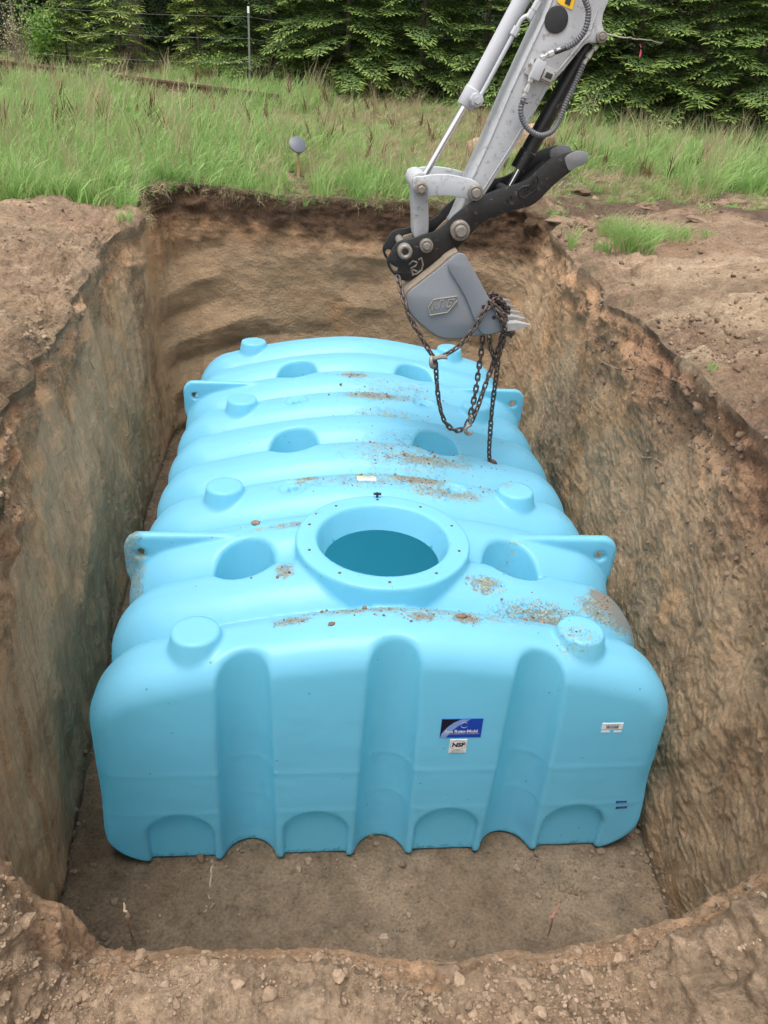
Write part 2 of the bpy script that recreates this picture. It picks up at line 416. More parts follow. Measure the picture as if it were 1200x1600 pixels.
gcol = colmix(gcol, (.26, .17, .115), sstep(.0, .5, n1+.2*right)*.6)
gcol = colmix(gcol, (.20, .135, .095), right*sstep(3.0, 1.0, Y)*sstep(-.3, .2, n1)*.8)
gcol = colmix(gcol, (.46, .345, .24), sstep(.1, .3, n1)*right*sstep(1.5, 2.2, Y)*sstep(3.8, 3.2, Y)*.9)
gcol = colmix(gcol, (.10, .065, .045), right*sstep(4.4, 5.2, Y)*sstep(-.2, .08, fbm(P, 2.2, 4, 421))*.85)
for (u_, v_, rx_, ry_) in ((1075, 440, .55, .35), (1170, 500, .6, .35), (1160, 560, .3, .12)):
    q_ = atz(u_, v_, 1.0); gcol = colmix(gcol, (.42, .315, .215), right*sstep(1.15, .6, np.hypot((X-q_[0])/rx_, (Y-q_[1])/ry_)+.35*n2)*.9)
grasssoil = colmix(np.tile(np.array([.10, .085, .05]), (len(P), 1)), (.16, .14, .07), sstep(-.2, .4, n2))
gcol = gcol*dirt[:, None]+grasssoil*(1-dirt[:, None])
gcol = gcol*(1+(.22*near+.12*dirtzone_L)[:, None])
col = col*(1-groundw[:, None])+gcol*groundw[:, None]
fcol = colmix(np.tile(np.array([.225, .165, .112]), (len(P), 1)), (.28, .212, .148), sstep(-.1, .35, fbm(P, (2.4, 2.0, 1), 3, 93)))
fcol = colmix(fcol, (.19, .14, .095), sstep(.0, .5, fbm(P, (3, 1.2, 1), 4, 97))*.7)
col = col*(1-floorw[:, None])+fcol*floorw[:, None]
def grid_faces(r0, r1):
    i = np.arange(r0, r1)[:, None]*NU+np.arange(NU)[None]; j = np.arange(r0, r1)[:, None]*NU+((np.arange(NU)+1) % NU)[None]
    return np.stack([i, j, j+NU, i+NU], 2).reshape(-1, 4)
def ground_piece(name, r0, r1, extra=None):
    Q = grid_faces(r0, r1-1)-r0*NU
    V = P2[r0*NU:r1*NU]; c = col[r0*NU:r1*NU]
    T = None
    if extra == 'cap':
        pass
    me = mesh_np(name, V, Q, T)
    a = me.color_attributes.new('soil', 'FLOAT_COLOR', 'POINT')
    cc = np.ones((len(V), 4), np.float32); cc[:, :3] = c; a.data.foreach_set('color', cc.ravel())
    a = me.attributes.new('smear', 'FLOAT', 'POINT'); a.data.foreach_set('value', np.ascontiguousarray(smear[r0*NU:r1*NU], np.float32))
    a = me.attributes.new('scrape', 'FLOAT', 'POINT'); a.data.foreach_set('value', np.ascontiguousarray(scrape[r0*NU:r1*NU], np.float32))
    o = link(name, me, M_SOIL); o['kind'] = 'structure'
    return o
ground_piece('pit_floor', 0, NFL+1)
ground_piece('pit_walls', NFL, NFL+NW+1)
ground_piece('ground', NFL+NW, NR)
GG = P2.reshape(NR, NU, 3)
# far land out to the horizon and a wooded rise behind
ro = GG[-1]; far = []
for s in (1.0, 1.3, 1.7, 2.2, 5.0, 12.0):
    c0 = np.array([0, 2.0]); p = c0+(ro[:, :2]-c0)*s
    z = ro[:, 2]+(s > 1)*(.02*(np.linalg.norm(p-c0, axis=1)-np.linalg.norm(ro[:, :2]-c0, axis=1)))+14*sstep(26, 60, p[:, 1])
    far.append(np.column_stack([p, z])[::10])
fv = np.vstack(far); nf = len(far[0]); fq = []
for k in range(5):
    for i in range(nf): fq.append((k*nf+i, k*nf+(i+1) % nf, (k+1)*nf+(i+1) % nf, (k+1)*nf+i))
M_FOREST_SOIL = simple('forest_soil', (.05, .05, .03), .95, var=.4, scale=1.5)
o = link('far_terrain', mesh_np('far_terrain', fv, fq), M_FOREST_SOIL); o['kind'] = 'structure'
def surf_near(x, y):
    """height of the displaced ground nearest x,y (outside the pit)"""
    A = GG[NFL+NW:].reshape(-1, 3)
    return float(A[np.argmin((A[:, 0]-x)**2+(A[:, 1]-y)**2), 2])
# ------------------------------------------------------------------ the cistern: one moulded shell polygonised from a solid description
TANK_LEN = 4.14
TROUGHS = np.array([.23+.46*k for k in range(9)])
def rmax(a, b, r):
    return np.minimum(np.maximum(a+r, b+r), 0)+np.hypot(np.maximum(a+r, 0), np.maximum(b+r, 0))-r
def smax(a, b, k):
    h = np.clip(.5-.5*(b-a)/k, 0, 1); return b*(1-h)+a*h+k*h*(1-h)
def smin(a, b, k): return -smax(-a, -b, k)
def crown(x): return .055-.155*np.abs(x)**1.7
def tank_f(x, y, z, cavity=True):
    # mirror the rear half onto the front half, so both ends carry the same flutes
    ym = np.where(y < TANK_LEN/2, y, TANK_LEN-y)
    # ribs
    d = np.abs(((y-TROUGHS[0]+.23) % .46)-.23)
    g = np.clip(1-d/.20, 0, 1)**2.1
    inr = (y > .0)*(y < TANK_LEN)
    g = g*inr
    ax = np.abs(x)
    halfw = 1.415-.055*np.abs(z+.72)**1.5
    side = ax-(halfw-.10*g)
    top = z-(crown(x)-.12*g)
    f = rmax(side, top, .24)
    f = rmax(f, np.hypot(np.maximum(ax-1.12, 0), np.maximum(-1.12-z, 0))-.29, .02)
    f = rmax(f, -1.395-z, .035)
    face = -ym-.205+.03*np.sqrt((z+.72)**2+.04)
    fb = rmax(f, face, .045); ft = rmax(f, face, .15); wz = sstep(-1.2, -.8, z); f = fb*(1-wz)+ft*wz
    # flutes down the ends
    for c in (-.68, 0, .68):
        hw = .118+.022*np.clip(-z/1.3, 0, 1); dp = .105+.045*np.clip(-z/1.3, 0, 1)
        e = (np.hypot((x-c)/hw, (ym+.20)/(dp+.0))-1)*np.minimum(hw, dp)
        f = smax(f, -e, .022)
    # shallow arches at the foot of the ends
    for c in (-1.02, -.34, .34, 1.02):
        dx = np.abs(x-c)-.165
        dz = np.where(z > -1.18, np.hypot(x-c, z+1.18)-.165, dx)
        e = np.maximum(dz, ym+.165-.03*np.abs(z+.72))
        f = smax(f, -e, .012)
    # faint moulding seam lines
    for zs in (-.72, -1.0):
        f = f-.0022*np.exp(-((z-zs)/.012)**2)
    # filler drum and its ring
    r = np.hypot(x, y-.66)
    drum = rmax(r-.462, z-.088, .012)
    drum = np.maximum(drum, -.35-z)
    f = smin(f, drum, .02)
    # deep oval wells
    wells = []
    for (cx, cy) in ((.735, .66), (.50, 2.05), (.50, 3.44)):
        e = (np.hypot((ax-cx)/.178, (y-cy)/.195)-1)*.178
        e = np.maximum(e+.06*np.clip(-z, 0, .5), -.50-z); wells.append(e)
        f = smax(f, -e, .022)
    # stacking bumps
    for cy in (0, 1.38, 2.76, 4.14):
        e = np.hypot(ax-.9, y-cy)-(.108-.22*np.clip(z, -.2, .05))
        e = rmax(e, z-.0, .008)
        e = np.maximum(e, -.4-z)
        f = smin(f, e, .014)
    # shallow ringed dimples
    for cy in (1.36, 2.74):
        rr = np.hypot(ax-.49, y-cy)
        zt = z-(crown(x))
        e = np.maximum(rr-.085, -.016-zt); f = smax(f, -e, .008)
        e = np.maximum(rr-.03, -.05-zt); f = smax(f, -e, .006)
    f0 = f
    # lifting lugs
    for cy in (.90, 3.22):
        qx = np.maximum(ax-(1.405-.09), 0); qz = np.maximum(z-(-.045-.09), 0)
        e = np.hypot(qx, qz)-.09
        e = np.maximum(e, (ax-1.405)+.35*np.maximum(0, -.3-z))
        e = np.maximum(e, np.abs(y-cy)-.026)
        e = np.maximum(e, -.75-z); e = np.maximum(e, .8-ax)
        e = smax(e, .03-np.hypot(ax-1.315, z+.165), .004)
        f = smin(f, e, .02)
    if cavity:
        neck = np.maximum(r-(.352+.30*np.clip(z-.085, -.13, 0)), -.14-z); neck = np.maximum(neck, z-.3)
        f = smax(f, -neck, .012)
    return f
def polygonise(fn, lo, hi, h):
    ax = [np.arange(lo[i], hi[i]+h, h, dtype=np.float32) for i in range(3)]
    n = [len(a) for a in ax]; V = np.empty(n, np.float32)
    for s in range(0, n[1], 64):
        a, b, c = np.meshgrid(ax[0], ax[1][s:s+64], ax[2], indexing='ij'); V[:, s:s+64] = fn(a, b, c)
    ins = V < 0
    # surface nets
    cell = np.zeros([k-1 for k in n], np.uint8)
    for dx in (0, 1):
        for dy in (0, 1):
            for dz in (0, 1): cell += ins[dx:n[0]-1+dx, dy:n[1]-1+dy, dz:n[2]-1+dz]
    act = (cell > 0) & (cell < 8); idx = -np.ones(cell.shape, np.int32); ids = np.argwhere(act); idx[act] = np.arange(len(ids))
    acc = np.zeros((len(ids), 3)); cnt = np.zeros(len(ids))
    cr = [(a, b) for a in range(8) for b in range(a+1, 8) if bin(a ^ b).count('1') == 1]
    off = np.array([((c >> 2) & 1, (c >> 1) & 1, c & 1) for c in range(8)])
    vals = [V[ids[:, 0]+o[0], ids[:, 1]+o[1], ids[:, 2]+o[2]] for o in off]
    for a, b in cr:
        va, vb = vals[a], vals[b]; mk = (va < 0) != (vb < 0); t = np.where(mk, va/np.where(mk, va-vb, 1), 0)
        acc += mk[:, None]*(off[a]+(off[b]-off[a])*t[:, None]); cnt += mk
    P = (ids+acc/cnt[:, None])*h+np.array([a[0] for a in ax])
    Q = []
    for d in range(3):
        e1, e2 = [(1, 2), (2, 0), (0, 1)][d]
        sl0 = [slice(None)]*3; sl1 = [slice(None)]*3; sl0[d] = slice(0, n[d]-1); sl1[d] = slice(1, n[d])
        A = ins[tuple(sl0)]; B = ins[tuple(sl1)]; ed = np.argwhere(A != B)
        ok = (ed[:, e1] > 0) & (ed[:, e2] > 0) & (ed[:, e1] < n[e1]-1) & (ed[:, e2] < n[e2]-1); ed = ed[ok]
        fl = A[ed[:, 0], ed[:, 1], ed[:, 2]]
        def g(o1, o2):
            q = ed.copy(); q[:, e1] -= o1; q[:, e2] -= o2; return idx[q[:, 0], q[:, 1], q[:, 2]]
        q = np.stack([g(1, 1), g(0, 1), g(0, 0), g(1, 0)], 1); q[~fl] = q[~fl][:, ::-1]; Q.append(q)
    Q = np.vstack(Q)
    for _ in range(3):
        e = 1e-3; x, y, z = P.T; f0 = fn(x, y, z)
        gr = np.stack([fn(x+e, y, z)-fn(x-e, y, z), fn(x, y+e, z)-fn(x, y-e, z), fn(x, y, z+e)-fn(x, y, z-e)], 1)/(2*e)
        st = gr*(f0/np.maximum((gr**2).sum(1), .15))[:, None]; l = np.linalg.norm(st, axis=1, keepdims=True)
        P = P-st*np.minimum(1, .5*h/np.maximum(l, 1e-9))*.9
    return P, Q
def tank_top(x, y):
    """height of the tank's top skin at arrays x, y"""
    z = np.full(np.shape(x), .2)
    for _ in range(60):
        z = z-np.clip(tank_f(x, y, z, False), -.05, .05)*.8
    return z
M_TANK, nt, b = new_mat('blue_polyethylene')
p = geo_pos(nt)
base = mixc(nt, noise(nt, 1.6, 4, .5, p), (.215, .54, .745), (.24, .565, .77))
_v = N(nt, 'ShaderNodeVectorMath', operation='MULTIPLY'); nt.links.new(p, _v.inputs[0]); _v.inputs[1].default_value = (3, 40, 9)
base = mixc(nt, ramp(nt, noise(nt, 1.0, 8, .7, _v.outputs[0], .6), (.60, 0.0), (.72, .30)), base, (.42, .68, .80))
# pale scuffs and thin mud film over the rib tops: real dirt with its own outline
sx = N(nt, 'ShaderNodeSeparateXYZ'); nt.links.new(p, sx.inputs[0])
def math_(op, a, b_=None, c_=None):
    n = nt.nodes.new('ShaderNodeMath'); n.operation = op
    for i, v in enumerate((a, b_, c_)):
        if v is None: continue
        if hasattr(v, 'links'): nt.links.new(v, n.inputs[i])
        else: n.inputs[i].default_value = v
    return n.outputs[0]
def blob(cx, cy, rx, ry, amp=1.0):
    a = math_('POWER', math_('DIVIDE', math_('SUBTRACT', sx.outputs[0], cx), rx), 2.0)
    c = math_('POWER', math_('DIVIDE', math_('SUBTRACT', sx.outputs[1], cy), ry), 2.0)
    # powers of negatives: square through multiply
    return a, c
def sq(v): return math_('MULTIPLY', v, v)
def blob(cx, cy, rx, ry, amp=1.0):
    a = sq(math_('DIVIDE', math_('SUBTRACT', sx.outputs[0], cx), rx)); c = sq(math_('DIVIDE', math_('SUBTRACT', sx.outputs[1], cy), ry))
    return math_('MULTIPLY', math_('MAXIMUM', math_('SUBTRACT', 1.0, math_('ADD', a, c)), 0.0), amp)
def pix_blob(u, v, rx, ry, amp=1.0):
    q = atz(u, v, .03); return float(q[0]), float(q[1]), rx, ry, amp
BL = [pix_blob(*a) for a in ((590, 622, .32, .10, 1), (555, 590, .16, .07, .9), (690, 690, .45, .13, .9), (660, 715, .42, .07, .9), (650, 750, .22, .09, 1.2),
      (570, 745, .2, .07, .6), (700, 765, .28, .08, .9), (480, 745, .1, .06, .9), (450, 815, .25, .04, .6), (445, 885, .06, .09, .9), (760, 903, .13, .07, .9), (600, 640, .42, .1, .45),
      (455, 965, .12, .045, .9), (560, 955, .35, .05, .7), (655, 968, .1, .05, 1.1), (730, 965, .1, .06, 1.1), (690, 958, .2, .05, .6), (805, 828, .10, .02, .2),
      (870, 930, .35, .12, 1.0), (905, 985, .12, .09, .45), (770, 745, .2, .12, .6), (395, 875, .04, .10, .3), (640, 700, .62, .34, .42), (620, 605, .5, .25, .36), (690, 955, .62, .10, .42), (600, 755, .6, .10, .45))]
BL += [(-1.36, .84, .08, .2, .9), (1.27, .43, .20, .15, 1.9), (1.18, .36, .2, .10, 1.1), (1.38, .08, .09, .16, .9)]
tot = None
for q in BL:
    bb = blob(*q); tot = bb if tot is None else math_('MAXIMUM', tot, bb)
vms = N(nt, 'ShaderNodeVectorMath', operation='MULTIPLY'); nt.links.new(p, vms.inputs[0]); vms.inputs[1].default_value = (.55, 1.25, 1.25)
nf = noise(nt, 34, 6, .66, vms.outputs[0], 1.4); nb = noise(nt, 9, 4, .6, p)
nz = math_('MULTIPLY', math_('ADD', tot, math_('MULTIPLY', math_('SUBTRACT', nb, .5), 1.1)), 1.0)
film = ramp(nt, math_('ADD', math_('MULTIPLY', nz, .20), nf), (.60, 0.0), (.655, 1.0))
tot = math_('MULTIPLY', tot, math_('MINIMUM', math_('MAXIMUM', math_('MULTIPLY', math_('ADD', sx.outputs[2], .5), 5.0), 0.0), 1.0))
film = math_('MULTIPLY', film, math_('MINIMUM', math_('MULTIPLY', tot, 6.0), 1.0))
clot = ramp(nt, math_('ADD', math_('MULTIPLY', nz, .16), noise(nt, 70, 6, .7, p, 1.5)), (.62, 0.0), (.655, 1.0))
clot = math_('MULTIPLY', clot, math_('MINIMUM', math_('MULTIPLY', tot, 6.0), 1.0))
c = mixc(nt, math_('MULTIPLY', film, .84), base, (.44, .40, .19))
c = mixc(nt, math_('MULTIPLY', clot, .9), c, (.29, .155, .08))
# sparse specks everywhere, mud splashed round the foot
bf = N(nt, 'ShaderNodeNewGeometry').outputs['Backfacing']; outside = math_('SUBTRACT', 1.0, bf)
sp = N(nt, 'ShaderNodeTexVoronoi'); sp.inputs['Scale'].default_value = 11; nt.links.new(p, sp.inputs['Vector'])
c = mixc(nt, ramp(nt, sp.outputs['Distance'], (.045, 1.0), (.06, 0.0)), c, (.08, .07, .05))
low = math_('MULTIPLY', math_('SUBTRACT', -1.30, sx.outputs[2]), 3.0)
foot = ramp(nt, math_('ADD', math_('MAXIMUM', low, -.6), noise(nt, 26, 6, .75, p)), (.715, 0.0), (.78, 1.0))
c = mixc(nt, math_('MULTIPLY', foot, math_('MULTIPLY', outside, .8)), c, (.11, .08, .05))
c = mixc(nt, bf, c, (.17, .66, .84))
nt.links.new(c, b.inputs['Base Color'])
rg_ = math_('ADD', .33, math_('MULTIPLY', film, .4)); nt.links.new(rg_, b.inputs['Roughness'])
b.inputs['Specular IOR Level'].default_value = .35
tr = N(nt, 'ShaderNodeBsdfTranslucent'); tr.inputs['Color'].default_value = (.34, .84, .93, 1)
mx = N(nt, 'ShaderNodeMixShader'); mx.inputs[0].default_value = .42
nt.links.new(b.outputs[0], mx.inputs[1]); nt.links.new(tr.outputs[0], mx.inputs[2]); nt.links.new(mx.outputs[0], nt.nodes['Material Output'].inputs['Surface'])
pr = bump(nt, b, noise(nt, 3.0, 3, .5, p), .02, .5)
bump(nt, b, clot, .004, .8, pr)
TK = empty('cistern_tank', (0, 2.07, -1.36), 'pale blue ribbed plastic cistern tank lying in the excavated pit', 'tank')
PV, PQ = polygonise(tank_f, (-1.47, -.26, -1.45), (1.47, 4.40, .14), .0155)
# the filler hole opens into the hollow tank
qc = PV[PQ].mean(1); _in = ((np.hypot(qc[:, 0], qc[:, 1]-.66) < .45) & (qc[:, 2] < -.055) & (qc[:, 2] > -.2)); _bd = np.intersect1d(PQ[_in].ravel(), PQ[~_in].ravel()); PQ = PQ[~_in]
_rr = np.hypot(PV[_bd, 0], PV[_bd, 1]-.66); _k = (.352+.30*(-.055-.085))/_rr; PV[_bd, 0] *= _k; PV[_bd, 1] = .66+(PV[_bd, 1]-.66)*_k; PV[_bd, 2] = -.055
link('tank_shell', mesh_np('tank_shell', PV, PQ), M_TANK, TK)
# bolts round the filler ring
M_RUST = simple('rusty_steel', (.12, .065, .05), .6, .5, var=.4, scale=90)
for a in range(10):
    an = math.radians(a*36+18-18+90+0)
    x, y = .409*math.cos(an), .66+.409*math.sin(an)
    mb = MB(); mb.tube([(x, y, .085), (x, y, .0905), (x, y, .092)], [.0085, .0085, .005], 6)
    mb.build('bolt', M_RUST, TK)
mb = MB(); mb.tube([(0, .66+.435, .085), (0, .66+.435, .12)], .007, 8); mb.tube([(-.022, .66+.435, .112), (.022, .66+.435, .112)], .008, 8)
mb.build('lid_latch', simple('black_steel', (.03, .03, .035), .4, .6), TK)
# ---- stickers on the end wall
def face_y(x, z):
    y = -.5
    for _ in range(80): y += .7*float(tank_f(np.float64(x), np.float64(y), np.float64(z), False))
    return y
def face_frame(cx, cz):
    y0 = face_y(cx, cz); a = np.array([cx, y0, cz]); b_ = np.array([cx+.05, face_y(cx+.05, cz), cz]); c_ = np.array([cx, face_y(cx, cz+.03), cz+.03])
    ux = (b_-a)/np.linalg.norm(b_-a); uz = (c_-a)/np.linalg.norm(c_-a); n = np.cross(ux, uz); n /= np.linalg.norm(n)
    if n[1] > 0: n = -n
    return a, ux, uz, n
def flat_mesh(fr, polys, lift):
    a, ux, uz, n = fr; V = []; Fs = []
    for pl in polys:
        b0 = len(V); V += [tuple(a+ux*x+uz*z+n*lift) for x, z in pl]; Fs.append(tuple(range(b0, b0+len(pl))))
    me = bpy.data.meshes.new('flat'); me.from_pydata(V, [], Fs); me.update(); return me
def text_polys(fr, txt, size, x, z, lift, mat, parent, name='lettering', align='CENTER', shear=0, bold=0.0):
    cu = bpy.data.curves.new('t', 'FONT'); cu.body = txt; cu.size = size; cu.align_x = align; cu.align_y = 'CENTER'; cu.shear = shear; cu.offset = bold; cu.resolution_u = 3
    ob = bpy.data.objects.new('t', cu); COL.objects.link(ob); bpy.context.view_layer.update()
    me = bpy.data.meshes.new_from_object(ob.evaluated_get(bpy.context.evaluated_depsgraph_get())); bpy.data.objects.remove(ob)
    a, ux, uz, n = fr
    for v in me.vertices:
        q = a+ux*(v.co.x+x)+uz*(v.co.y+z)+n*lift; v.co = Vector(q)
    me.materials.clear()
    return link(name, me, mat, parent, False)
def rect(x0, z0, x1, z1): return [(x0, z0), (x1, z0), (x1, z1), (x0, z1)]
def flatcol(name, c, r=.35): return simple(name, c, r, var=.04)
M_LB = flatcol('sticker_blue', (.008, .055, .40)); M_LK = flatcol('sticker_black', (.008, .008, .02)); M_LP = flatcol('sticker_pale_blue', (.20, .33, .70))
M_LW = flatcol('sticker_white', (.72, .74, .76)); M_LN = flatcol('sticker_navy', (.01, .03, .12))
def slab(fr, w, h, lift, name, mat, parent, label=None, shear=0.0):
    a, ux, uz, n = fr; mb = MB(); V = []
    for l in (-.004, lift):
        for x, z in ((-w/2, -h/2), (w/2, -h/2), (w/2, h/2), (-w/2, h/2)): V.append(a+ux*(x+shear*z)+uz*z+n*l)
    mb.add(V, [(0, 1, 2, 3), (4, 5, 6, 7), (0, 1, 5, 4), (1, 2, 6, 5), (2, 3, 7, 6), (3, 0, 4, 7)])
    o = mb.build(name, mat, parent, smooth=False)
    if label: o['label'] = label
    return o
def face_at(u, v):
    x, z = at(u, v, -.185); y = face_y(x, z); x, z = at(u, v, y-.002); return face_frame(x, z)
fr = face_at(721, 1138); w, hh = .198, .118
lab = slab(fr, w, hh, .0025, 'maker_sticker', M_LB, TK, 'blue maker sticker with a swirl and white lettering')
arc1 = [(-w/2+.002, -hh/2+.002)]+[(-w/2+.002+.0+(.125*math.sin(t)), -hh/2+.002+.112*(1-math.cos(t))*1.0) for t in []]
A1 = [(-w/2+.001, -hh/2+.001), (-w/2+.018, -hh/2+.03), (-w/2+.045, -hh/2+.062), (-w/2+.08, hh/2-.028), (-w/2+.12, hh/2-.001), (-w/2+.001, hh/2-.001)]
A2 = [(-w/2+.001, -hh/2+.001), (-w/2+.03, -hh/2+.001), (-w/2+.05, -hh/2+.04), (-w/2+.08, hh/2-.045), (-w/2+.14, hh/2-.001), (-w/2+.09, hh/2-.001), (-w/2+.055, hh/2-.02), (-w/2+.03, hh/2-.045), (-w/2+.01, -hh/2+.04)]
A1 = [(-w/2+.001, -hh/2+.015), (-w/2+.012, -hh/2+.04), (-w/2+.034, hh/2-.045), (-w/2+.06, hh/2-.02), (-w/2+.092, hh/2-.001), (-w/2+.001, hh/2-.001)]
link('print', flat_mesh(fr, [A2], .0032), M_LP, lab, False); link('print', flat_mesh(fr, [A1], .0038), M_LK, lab, False)
sw = []
for k in range(25):
    t = math.radians(20+k*13); r0 = .017; sw.append((.012+.020*math.cos(t)*.8, .022+r0*math.sin(t)))
pl = []
for k in range(len(sw)-1):
    a_, b_ = sw[k], sw[k+1]; tt = .0012+.0028*math.sin(math.pi*k/(len(sw)-1)); pl.append([(a_[0], a_[1]-tt/2), (b_[0], b_[1]-tt/2), (b_[0], b_[1]+tt/2), (a_[0], a_[1]+tt/2)])
link('print', flat_mesh(fr, pl, .0042), M_LW, lab, False)
text_polys(fr, 'Ace Roto-Mold', .0255, .0, -.018, .0044, M_LW, lab, bold=.0006)
text_polys(fr, 'A DIVISION OF DEN HARTOG INDUSTRIES, INC.', .0085, .0, -.033, .0044, M_LW, lab)
fr = face_at(715.5, 1166); w, hh = .084, .088
lab = slab(fr, w, hh, .0025, 'certification_sticker', M_LW, TK, 'small white certification sticker with black letters')
ring = []
for k in range(32):
    a0, a1 = math.tau*k/32, math.tau*(k+1)/32
    ring.append([(.040*math.cos(a0), .008+.030*math.sin(a0)), (.040*math.cos(a1), .008+.030*math.sin(a1)), (.0385*math.cos(a1), .008+.0285*math.sin(a1)), (.0385*math.cos(a0), .008+.0285*math.sin(a0))])
link('print', flat_mesh(fr, ring, .0034), M_LK, lab, False)
text_polys(fr, 'NSF', .036, 0, .009, .0036, M_LK, lab, bold=.0016, shear=.1)
text_polys(fr, 'CERTIFIED TO\nNSF/ANSI STD 61', .0095, 0, -.033, .0036, M_LK, lab)
fr = face_at(957, 1135); w, hh = .105, .040
lab = slab(fr, w, hh, .0025, 'barcode_sticker', M_LW, TK, 'white barcode sticker')
x = -.03; bars = []
while x < .03:
    bw_ = random.choice((.001, .0016, .0026)); bars.append(rect(x, -.013, x+bw_, .004)); x += bw_+random.choice((.001, .0018))
link('print', flat_mesh(fr, bars, .0034), M_LK, lab, False)
link('print', flat_mesh(fr, [rect(-.035+k*.009, .008, -.029+k*.009, .012) for k in range(8)], .0034), M_LK, lab, False)
for du in (-11, 8):
    fr = face_at(957+du, 1143.5); slab(fr, .044 if du < 0 else .038, .010, .002, 'paper_strip', M_LW, TK)
for (v, w_) in ((1253.5, .058), (1262, .060)):
    fr = face_at(971, v); s_ = slab(fr, w_, .015, .002, 'navy_sticker', M_LN, TK, 'small navy sticker')
    link('print', flat_mesh(fr, [rect(-.02+k*.007, -.003, -.0155+k*.007, .003) for k in range(6)], .003), M_LP, s_, False)
# caution label on a rib top
q = atz(573, 748, .045); zt = float(tank_top(np.array([q[0]]), np.array([q[1]]))[0])
q = atz(573, 748, zt)
e = .02; za, zb_ = tank_top(np.array([q[0], q[0]]), np.array([q[1]-e, q[1]+e])); up_ = np.array([0, 2*e, zb_-za]); up_ /= np.linalg.norm(up_)
frt = (np.array([q[0], q[1], zt]), np.array([1., 0, 0]), up_, np.cross(np.array([1., 0, 0]), up_))
lab = slab(frt, .115, .046, .0025, 'caution_label', M_LW, TK, 'small white and yellow caution label')
link('print', flat_mesh(frt, [rect(-.056, .006, .056, .022)], .0034), flatcol('sticker_yellow', (.75, .50, .06)), lab, False)
link('print', flat_mesh(frt, [rect(-.03+k*.009, .011, -.024+k*.009, .018) for k in range(7)], .004), M_LK, lab, False)
link('print', flat_mesh(frt, [rect(-.045+k*.0115, zz, -.036+k*.0115, zz+.003) for k in range(8) for zz in (-.005, -.014)], .004), M_LK, lab, False)
# ------------------------------------------------------------------ excavator arm with bucket and thumb
def zt(x, y): return 540+x/2.857, y/2.857         # reading scale used while tracing
YC = 2.0
def tr(pts, Y, conv=zt):
    return [at(*conv(*p), Y) for p in pts]
def xyz(pts, Y, conv=zt):
    out = []
    for i, p in enumerate(pts):
        yy = Y[i] if isinstance(Y, (list, tuple)) else Y
        x, z = at(*conv(*p[:2]), yy); out.append((x, yy, z))
    return out
ident = lambda u, v: (u, v)
M_GREY = simple('worn_pale_grey_paint', (.40, .41, .44), .42, .0, var=.05, scale=8, dirt=(.17, .155, .14), dirt_amt=.61, dirt_scale=26)
M_GREYD = simple('muddy_pale_grey_paint', (.38, .39, .41), .5, .0, var=.08, scale=10, dirt=(.17, .15, .125), dirt_amt=.545, dirt_scale=24)
M_BLACK = simple('worn_black_paint', (.012, .012, .013), .38, .0, var=.4, scale=14, dirt=(.16, .14, .12), dirt_amt=.585, dirt_scale=30, bumpd=.002)
M_BARE = simple('bare_scuffed_steel', (.20, .20, .21), .5, .35, var=.25, scale=25, dirt=(.22, .17, .12), dirt_amt=.58, dirt_scale=16)
M_BUCKET = simple('bucket_grey_paint', (.185, .197, .22), .45, .1, var=.10, scale=6, dirt=(.24, .19, .13), dirt_amt=.585, dirt_scale=13, bumpd=.001)
M_BUCKIN = simple('muddy_bucket_steel', (.20, .16, .12), .8, .0, var=.3, scale=20, bumpd=.004)
M_PIN = simple('dirty_pin_steel', (.22, .195, .17), .55, .35, var=.35, scale=60, dirt=(.10, .08, .06), dirt_amt=.55, dirt_scale=40)
M_CHROME = simple('chrome_rod', (.72, .73, .76), .16, 1.0, var=.03)
M_HOSE = simple('black_rubber', (.025, .025, .028), .55, var=.3, scale=60)
M_SPIRAL = simple('grey_hose_guard', (.10, .10, .11), .5, var=.3, scale=60)
M_STEEL = simple('zinc_fitting', (.45, .45, .44), .4, .5, var=.2, scale=50, dirt=(.22, .18, .12), dirt_amt=.58, dirt_scale=60)
M_YEL = simple('warning_yellow', (.80, .48, .02), .45, var=.06)
ax_, az_ = at(*zt(508, 1025), YC)
EX = empty('excavator_arm', (ax_, YC, az_), 'pale grey excavator arm with black thumb and dirty grey bucket hanging over the pit', 'excavator arm')
def plate(name, pts, Y0, Y1, mat, holes=(), bev=.004, parent=EX, rnd=2, Yp=None, conv=zt, label=None):
    Yp = Y0 if Yp is None else Yp
    out = smooth_poly(tr(pts, Yp, conv), rnd) if rnd else tr(pts, Yp, conv)
    hl = [smooth_poly(tr(h_, Yp, conv), 2) for h_ in holes]
    o = link(name, curve_plate(out, hl, Y0, Y1, bev), mat, parent); o.data.set_sharp_from_angle(angle=math.radians(35))
    if label: o['label'] = label
    return o
def dens(pts, n=3):
    out = []
    for i in range(len(pts)):
        a, b_ = pts[i], pts[(i+1) % len(pts)]
        for k in range(n): out.append((a[0]+(b_[0]-a[0])*k/n, a[1]+(b_[1]-a[1])*k/n))
    return out
# stick
YS0, YS1 = 1.87, 2.13
stick = [(552, 812), (640, 622), (735, 400), (880, 90), (925, -20), (1030, -260), (1150, -560), (1215, -830), (1290, -1150), (1360, -1170), (1420, -900), (1380, -560), (1290, -260), (1195, -40), (1172, 10),
         (1150, 62), (1146, 110), (1160, 150), (1152, 182), (1118, 192), (1088, 190), (1066, 200), (1040, 232), (985, 300), (905, 392), (840, 510), (740, 680), (640, 840), (606, 892), (560, 945), (520, 1020), (488, 1040), (480, 1010), (505, 960), (530, 900)]
plate('stick', dens(stick, 2), YS0, YS1, M_GREYD, bev=.006, rnd=1)
